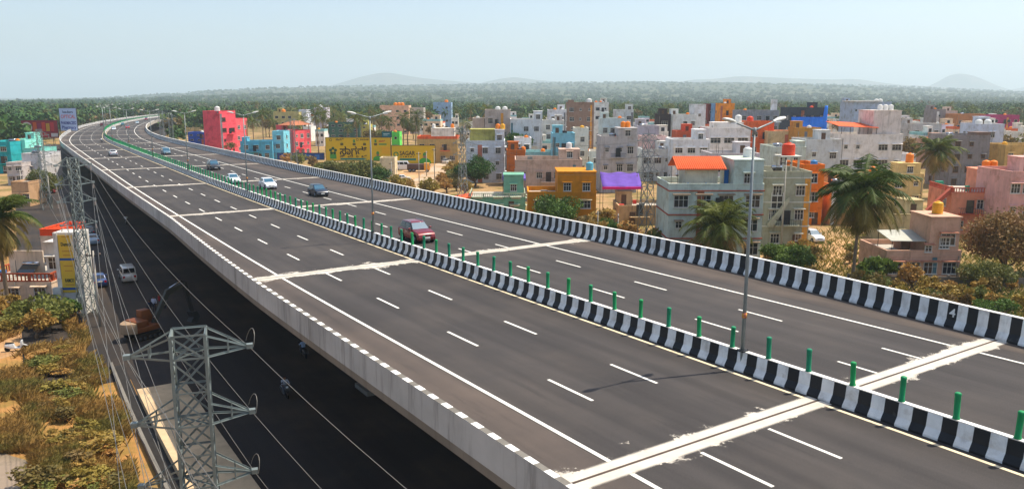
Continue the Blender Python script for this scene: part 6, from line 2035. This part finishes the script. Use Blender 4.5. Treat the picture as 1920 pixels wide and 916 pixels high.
# broadleaf trees near the flyover
def tree_at(label, px, py, wpx, hpx, mm, seed, n=6500, flat=0.7, name='tree', leaf=None, clumps=16):
    g = ground(px, py)
    k = g.y / F
    R = wpx * k / 2
    H = hpx * k
    tm, cm = tree_meshes(seed, R * 0.86, H, n, leaf or max(0.11, R * 0.042), mm, min(flat, H / (1.7 * R)), clumps)
    tree(label, g, tm, cm, name=name, cat='bush' if name == 'bush' else 'tree')


tree_at('round green bush tree in front of the ochre house', 1042, 440, 124, 74, M['leaf'], 21)
tree_at('small green bush right of the ochre house', 1148, 452, 92, 42, M['leaf'], 22, 3000)
tree_at('broad bright green bush in front of the olive grey house', 1474, 520, 140, 68, M['leaf'], 23)
tree_at('feathery green tree left of the cream pump house', 678, 354, 110, 56, M['leaf_olive'], 24)
tree_at('feathery olive tree below the long yellow billboard', 618, 340, 92, 42, M['leaf_olive'], 25)
tree_at('leafy green tree standing before the cream pump house', 712, 358, 66, 44, M['leaf'], 26, 2600)
tree_at('dark green tree in front of the pale blue white house', 890, 350, 90, 54, M['leaf'], 27)
tree_at('olive tree on the left of the dark green tree by the dirt lane', 858, 348, 50, 34, M['leaf_olive'], 28, 2200)
tree_at('big dry brown tree at the right picture edge', 1880, 526, 190, 142, M['leaf_dry'], 29, 16000, 0.85, clumps=34, leaf=0.17)
tree_at('second dry brown tree cut by the right picture edge', 1955, 515, 140, 120, M['leaf_dry'], 30, 9000, 0.8, leaf=0.17)
tree_at('dusty olive thicket in front of the big dry brown tree', 1850, 545, 120, 62, M['leaf_olive'], 40, 4500, 0.8, 'bush', clumps=22)
tree_at('green banana-like clump at the foot of the tallest palm', 1640, 530, 74, 50, M['leaf'], 31, 1600, 0.9, 'bush', 0.5)
tree_at('low green bush by the right parapet near the picture edge', 1862, 598, 110, 44, M['leaf'], 32, 3000, 0.7, 'bush')
tree_at('low olive bush above the right parapet left of the green one', 1748, 572, 70, 30, M['leaf_olive'], 33, 2200, 0.7, 'bush')
tree_at('spreading green tree over the hut at the left', 84, 378, 96, 60, M['leaf_olive'], 34)
tree_at('green bush at the foot of the yellow sign tower', 138, 603, 46, 46, M['leaf'], 35, 2400, 0.9, 'bush')
tree_at('small tree left of the turquoise house', 432, 292, 34, 26, M['leaf'], 37, 1500)
tree_at('green tree under the lattice tower beside the white shed block', 1262, 420, 70, 44, M['leaf'], 38, 2600)
tree_at('red-blossom dark tree by the tan house', 862, 296, 36, 40, M['leaf_dry'], 39, 1500)

# mid-distance trees and palms, told apart one by one
mid_tm = [tree_meshes(100 + i, 4.2, 7.5 + i * 0.6, 900, 0.42, M[k], 0.7) for i, k in enumerate(['leaf', 'leaf_olive', 'leaf_dry', 'leaf', 'leaf_dry', 'leaf_olive'])]
mid_pm = [palm_meshes(200 + i, 9.5 + i * 1.1, 4.3, 18, 12, 0.05, 0.09, 0.3)[:2] for i in range(4)]


def clear(x, y, r, k=1.0):
    if any((x - f[0]) ** 2 + (y - f[1]) ** 2 < (r * 0.6 + f[2] * k) ** 2 for f in FOOT): return False
    d = np.hypot(_q[:, 0] - x, _q[:, 1] - y).min()
    return d > 27 + r * 0.5


HOUSES = [(960 + 1525 * o.location.x / o.location.y, o.location.y, ' '.join(o['label'].split(',')[0].split()[:6])) for o in COL.objects if o.get('category') == 'house' and not o.get('group')]
_seen = {}


def near_label(kind, x, y, sc):
    """say which one: size and the named house it stands behind, before or beside"""
    px = 960 + 1525 * x / y
    h = min(HOUSES, key=lambda q: abs(q[0] - px) + abs(q[1] - y) * 0.25)
    size = 'small ' if sc < 0.9 else ('tall ' if sc > 1.1 else '')
    depth = 'behind' if y > h[1] + 12 else ('in front of' if y < h[1] - 4 else 'beside')
    side = '' if abs(px - h[0]) < 12 else (' to the left' if px < h[0] else ' to the right')
    lab = '%s%s %s the %s%s' % (size, kind, depth, ' '.join(h[2].split()[:5]), side)
    _seen[lab] = _seen.get(lab, 0) + 1
    return lab if _seen[lab] == 1 else '%s %s' % (['', '', 'another', 'a third', 'a fourth', 'a fifth', 'a sixth', 'a seventh', 'an eighth', 'a ninth', 'a tenth', 'an eleventh', 'a twelfth', 'a further', 'one more'][min(_seen[lab], 14)], lab)


R = random.Random(9)
n = 0
k = 0
while n < 130 and k < 5000:
    k += 1
    px = R.uniform(470, 1960)
    Y = R.uniform(330, 720) if px > 850 else R.uniform(300, 640)
    X = (px - 960) / 1525 * Y
    if Y < 440 and px > 880 and R.random() < 0.65: continue
    if not clear(X, Y, 2): continue
    FOOT.append((X, Y, 1.5))
    i = R.randrange(4)
    sc = R.uniform(0.85, 1.25)
    palm(near_label('coconut palm', X, Y, sc), (X, Y, 0), mid_pm[i], R.uniform(0, 6), sc, 'coconut palms around the town')
    n += 1
n = 0
k = 0
while n < 200 and k < 12000:
    k += 1
    px = R.uniform(420, 1960)
    Y = R.uniform(215, 640)
    X = (px - 960) / 1525 * Y
    if px > 860 and Y < 420 and R.random() < 0.2: continue
    if not clear(X, Y, 1.5 if px > 860 else 4, 0.86 if px > 860 else 1.0): continue
    if 340 < px < 880 and Y < 305: continue
    FOOT.append((X, Y, 2.5))
    i = R.randrange(6)
    if px < 880 and R.random() < 0.5: i = R.choice([1, 2, 4])
    sc = R.uniform(0.6, 1.25)
    tree(near_label(['green tree', 'olive tree', 'dry brown tree', 'dark green tree', 'bare-looking brown tree', 'dusty olive tree'][i], X, Y, sc), (X, Y, 0), *mid_tm[i], R.uniform(0, 6), sc, 'broadleaf trees around the town')
    n += 1


# far woodland: one mass ------------------------------------------------------
def template_tree(rng, kind):
    if kind == 'palm':
        V, Q = [], []
        H = 11
        V += [(-0.15, 0, 0), (0.15, 0, 0), (0.12, 0, H), (-0.12, 0, H)]; Q.append((0, 1, 2, 3))
        for i in range(12):
            az = i * 2.4; e = math.radians(60 - 9.5 * i)
            h = np.array([math.cos(az), math.sin(az), 0]); s_ = np.array([-math.sin(az), math.cos(az), 0])
            p = np.array([0, 0, H + 0.0])
            o = len(V)
            a = p + (h * math.cos(e) + np.array([0, 0, math.sin(e)])) * 2.3
            c = a + (h * math.cos(e - 1.0) + np.array([0, 0, math.sin(e - 1.0)])) * 2.2
            V += [tuple(p), tuple(a + s_ * 0.75 - np.array([0, 0, .3])), tuple(c), tuple(a - s_ * 0.75 - np.array([0, 0, .3]))]
            Q.append((o, o + 1, o + 2, o + 3))
        return np.array(V, float), np.array(Q)
    n, R_, H, leaf = {'tree': (70, 4.2, 8.5, 1.0), 'clump': (80, 10.0, 10, 2.2)}[kind]
    P, _ = crown_points(rng, n, R_, H - R_ * 0.5 if kind == 'tree' else 4.5, 0.62 if kind == 'tree' else 0.5, 9, 0.3)
    return leaves(P, leaf, rng, 0.6)


def forest(name, label, temps, X, Y, scl, tint, m):
    Z = terrain(X, Y)
    Vs, Qs, A = [], [], []
    o = 0
    rng = np.random.default_rng(77)
    for i in range(len(X)):
        V, Q = temps[rng.integers(len(temps))]
        a = rng.uniform(0, 6.28); c, s_ = math.cos(a), math.sin(a)
        k = scl[i]
        W_ = np.stack([(V[:, 0] * c - V[:, 1] * s_) * k + X[i], (V[:, 0] * s_ + V[:, 1] * c) * k + Y[i], V[:, 2] * k * rng.uniform(0.85, 1.2) + Z[i] - 0.3], -1)
        Vs.append(W_); Qs.append(Q + o); A.append(np.full(len(V), tint[i])); o += len(V)
    ob = link(name, np_mesh(name, np.concatenate(Vs), np.concatenate(Qs), m, attr=np.concatenate(A)))
    tag(ob, label, 'woodland', kind='stuff')


wm_ = bpy.data.materials.new('woodland_leaves')
wm_.use_nodes = True
nt = wm_.node_tree
at_ = nt.nodes.new('ShaderNodeAttribute'); at_.attribute_name = 'tint'
cr = nt.nodes.new('ShaderNodeValToRGB')
el = cr.color_ramp.elements
el[0].position = 0.0; el[0].color = rgb(42, 72, 34)
el[1].position = 1.0; el[1].color = rgb(132, 106, 74)
e = el.new(0.35); e.color = rgb(60, 94, 42)
e = el.new(0.6); e.color = rgb(88, 108, 48)
e = el.new(0.8); e.color = rgb(108, 96, 60)
nt.links.new(at_.outputs['Fac'], cr.inputs[0])
pb_ = nt.nodes['Principled BSDF']
nt.links.new(cr.outputs[0], pb_.inputs['Base Color'])
pb_.inputs['Roughness'].default_value = 0.7
pb_.inputs['Specular IOR Level'].default_value = 0.2

rg = np.random.default_rng(31)


def scatter(n, y0, y1, pxl, pxr, power=1.0):
    Y = y0 * (y1 / y0) ** (rg.random(n) ** power)
    px = rg.uniform(pxl, pxr, n)
    return (px - 960) / 1525 * Y, Y


def patchy(X, Y):
    return 0.5 + 0.25 * np.sin(X / 90 + Y / 160) + 0.25 * np.sin(X / 53 - Y / 71 + 2)


def keep(X, Y, r):
    d = np.array([np.hypot(_q[:, 0] - x, _q[:, 1] - y).min() for x, y in zip(X, Y)])
    F_ = np.array([(f[0], f[1], f[2]) for f in FOOT])
    k = d > r
    near = np.array([((F_[:, 0] - x) ** 2 + (F_[:, 1] - y) ** 2 < (F_[:, 2] + 2) ** 2).any() if y < 700 else False for x, y in zip(X, Y)])
    return k & ~near


t_tree = [template_tree(rg, 'tree') for _ in range(6)]
t_palm = [template_tree(rg, 'palm') for _ in range(2)]
t_clump = [template_tree(rg, 'clump') for _ in range(6)]
X, Y = scatter(4200, 560, 1900, -120, 2040)
X2, Y2 = scatter(2300, 300, 800, -160, 460)
X, Y = np.concatenate([X, X2]), np.concatenate([Y, Y2])
k = keep(X, Y, 27) & ~((X / Y * 1525 + 960 > 330) & (Y < 460)); X, Y = X[k], Y[k]
tint = np.clip(patchy(X, Y) * 0.75 + rg.normal(0, 0.2, len(X)), 0, 1)
forest('woodland', 'mass of broadleaf trees beyond the town', t_tree, X, Y, rg.uniform(0.7, 1.5, len(X)), tint, wm_)
X, Y = scatter(2600, 520, 2000, -120, 2040)
X2, Y2 = scatter(1100, 340, 900, -160, 460)
X, Y = np.concatenate([X, X2]), np.concatenate([Y, Y2])
k = keep(X, Y, 27) & ~((X / Y * 1525 + 960 > 330) & (Y < 460)); X, Y = X[k], Y[k]
forest('palm_grove', 'mass of coconut palms beyond the town', t_palm, X, Y, rg.uniform(0.7, 1.15, len(X)), np.clip(rg.normal(0.25, 0.18, len(X)), 0, 1), wm_)
X, Y = scatter(7500, 1700, 7200, -220, 2150, 0.85)
forest('far_woodland', 'hazy woodland stretching to the horizon', t_clump, X, Y, rg.uniform(0.7, 1.5, len(X)), np.clip(patchy(X / 6, Y / 6) * 0.5 + rg.normal(0, 0.12, len(X)), 0, 1), wm_)

# scrub and grass on the dry lot at the left ------------------------------------
bush_m = [tree_meshes(300 + i, 1.1, 1.7, 650, 0.13, M[k], 0.75, 10) for i, k in enumerate(['scrub', 'scrub_green', 'leaf_dry', 'scrub', 'scrub'])]
R = random.Random(21)
spots = []
for _ in range(400):
    if len(spots) >= 44: break
    px, py = R.uniform(-40, 250), R.uniform(560, 930)
    if 735 < py < 850 and px < 90: continue
    if py > 840 and px < 70: continue
    # keep the path free
    if 600 < py < 690 and px < 110 and abs(py - (665 - px * 0.35)) < 34: continue
    g = ground(px, py)
    d = np.hypot(_q[:, 0] - g.x, _q[:, 1] - g.y).min()
    if d < 22.0: continue
    if py < 600 and 70 < px < 150: continue
    spots.append((px, py, g))
spots.sort(key=lambda q: q[1])
for n_, (px, py, g) in enumerate(spots):
    i = R.randrange(5)
    tree('%s scrub bush on the dry lot, %s from its far end, %s' % (['yellow', 'olive', 'brown', 'straw', 'dusty'][i], ordinal(n_ + 1), 'by the drain' if px > 150 else ('in the middle' if px > 70 else 'near the picture edge')), g, *bush_m[i], R.uniform(0, 6), (R.uniform(0.7, 1.5), R.uniform(0.7, 1.4), R.uniform(0.35, 0.8)), 'scrub bushes on the dry lot', 'scrub_bush', 'bush')
for n_, (px, py) in enumerate([(20, 600), (55, 590), (85, 585), (30, 575), (70, 615), (0, 590), (95, 600)]):
    tree('tall dry shrub below the balcony house, %s of seven from the left' % ordinal(1 + [0, 20, 30, 55, 70, 85, 95].index(px)), ground(px, py + 20), *bush_m[R.choice([0, 1, 3])], R.uniform(0, 6), R.uniform(1.3, 2.0), 'dry shrubs below the balcony house', 'dry_shrub', 'bush')
for i, px in enumerate(sorted(R.uniform(1080, 1960) for _ in range(80))):
    g = ground(px, R.uniform(540, 600) if px > 1600 else R.uniform(470, 540))
    d = np.hypot(_q[:, 0] - g.x, _q[:, 1] - g.y).min()
    if d < 26 or not clear(g.x, g.y, 1): continue
    tree('weedy bush beyond the right parapet, about %s counted from the left' % ordinal(i + 1), g, *bush_m[R.randrange(5)], R.uniform(0, 6), R.uniform(0.8, 1.7), 'weedy bushes beyond the right parapet', 'weedy_bush', 'bush')


for i, (px, py) in enumerate([(826, 352), (842, 346), (856, 358), (838, 362), (812, 366), (872, 366), (560, 312), (585, 316), (540, 308), (748, 362), (770, 366), (690, 362), (866, 338), (850, 334), (600, 322), (800, 372), (1010, 446), (1085, 452), (1118, 462), (1130, 440), (1180, 462), (1236, 476)]):
    g = ground(px, py)
    if np.hypot(_q[:, 0] - g.x, _q[:, 1] - g.y).min() < 20: continue
    tree('dry scrub clump beside the lanes beyond the parapet, %s listed from the dirt road' % ordinal(i + 1), g, *bush_m[i % 5], R.uniform(0, 6), R.uniform(1.6, 2.8), 'dry scrub clumps by the dirt road', 'scrub_clump', 'bush')


def tufts(name, label, pts, hgt, m):
    rng = np.random.default_rng(5)
    n = len(pts)
    k = 5
    C = np.repeat(np.array(pts), k, 0)
    az = rng.uniform(0, 6.28, n * k)
    h = hgt * rng.uniform(0.5, 1.3, n * k)
    d = np.stack([np.cos(az), np.sin(az), np.zeros(n * k)], -1)
    s_ = np.stack([-np.sin(az), np.cos(az), np.zeros(n * k)], -1)
    up = np.array([0, 0, 1.0])
    w_ = 0.035
    V = np.stack([C - s_ * w_, C + s_ * w_, C + d * h[:, None] * 0.3 + up * h[:, None] * 0.7 + s_ * w_ * 0.7, C + d * h[:, None] * 0.7 + up * h[:, None]], 1).reshape(-1, 3)
    Q = np.arange(4 * n * k).reshape(-1, 4)
    tag(link(name, np_mesh(name, V, Q, m)), label, 'grass', kind='stuff')


gp = []
rg2 = np.random.default_rng(8)
while len(gp) < 16000:
    px, py = rg2.uniform(-60, 250), rg2.uniform(590, 935)
    g = ground(px, py)
    if np.sin(g.x * 1.1) + np.sin(g.y * 0.9 + g.x * 0.5) + rg2.normal(0, 0.6) < 0.0: continue
    if py > 850 and px < 62: continue
    if 600 < py < 690 and px < 120 and abs(py - (660 - px * 0.38)) < 18: continue
    t_, q_ = _t[20], _q[20]
    off = (g.x - q_[0]) * t_[1] - (g.y - q_[1]) * t_[0]
    if off > -20.3: continue
    gp.append((g.x, g.y, 0))
tufts('dry_grass', 'dry yellow grass tufts covering the left lot', gp, 0.55, mat('dry_grass_blades', rgb(160, 126, 68), 0.8, 0.3, 0.5, col2=rgb(116, 108, 54), c2scale=0.25, trans=0.2))
gp = []
for _ in range(14000):
    px = rg2.uniform(1000, 1960)
    g = ground(px, rg2.uniform(430, 640))
    if np.hypot(_q[:, 0] - g.x, _q[:, 1] - g.y).min() < 24 or not clear(g.x, g.y, 0.2): continue
    gp.append((g.x, g.y, 0))
tufts('waste_grass', 'dry grass on the waste ground beyond the right parapet', gp, 0.5, mat('olive_grass_blades', rgb(150, 136, 66), 0.8, 0.25, 0.5, col2=rgb(96, 112, 46), c2scale=0.2, trans=0.2))

# ------------------------------------------------------------------ haze
b = MB()
b.box(-22500, 22500, -330, 15900, -9, 560)
hz_m = bpy.data.materials.new('haze_air')
hz_m.use_nodes = True
nt = hz_m.node_tree
nt.nodes.remove(nt.nodes['Principled BSDF'])
pv = nt.nodes.new('ShaderNodeVolumePrincipled')
pv.inputs['Color'].default_value = (0.78, 0.92, 1.0, 1)
pv.inputs['Density'].default_value = 0.00015
pv.inputs['Anisotropy'].default_value = 0.2
nt.links.new(pv.outputs[0], nt.nodes['Material Output'].inputs['Volume'])
tag(b.build('haze', hz_m), kind='stuff')
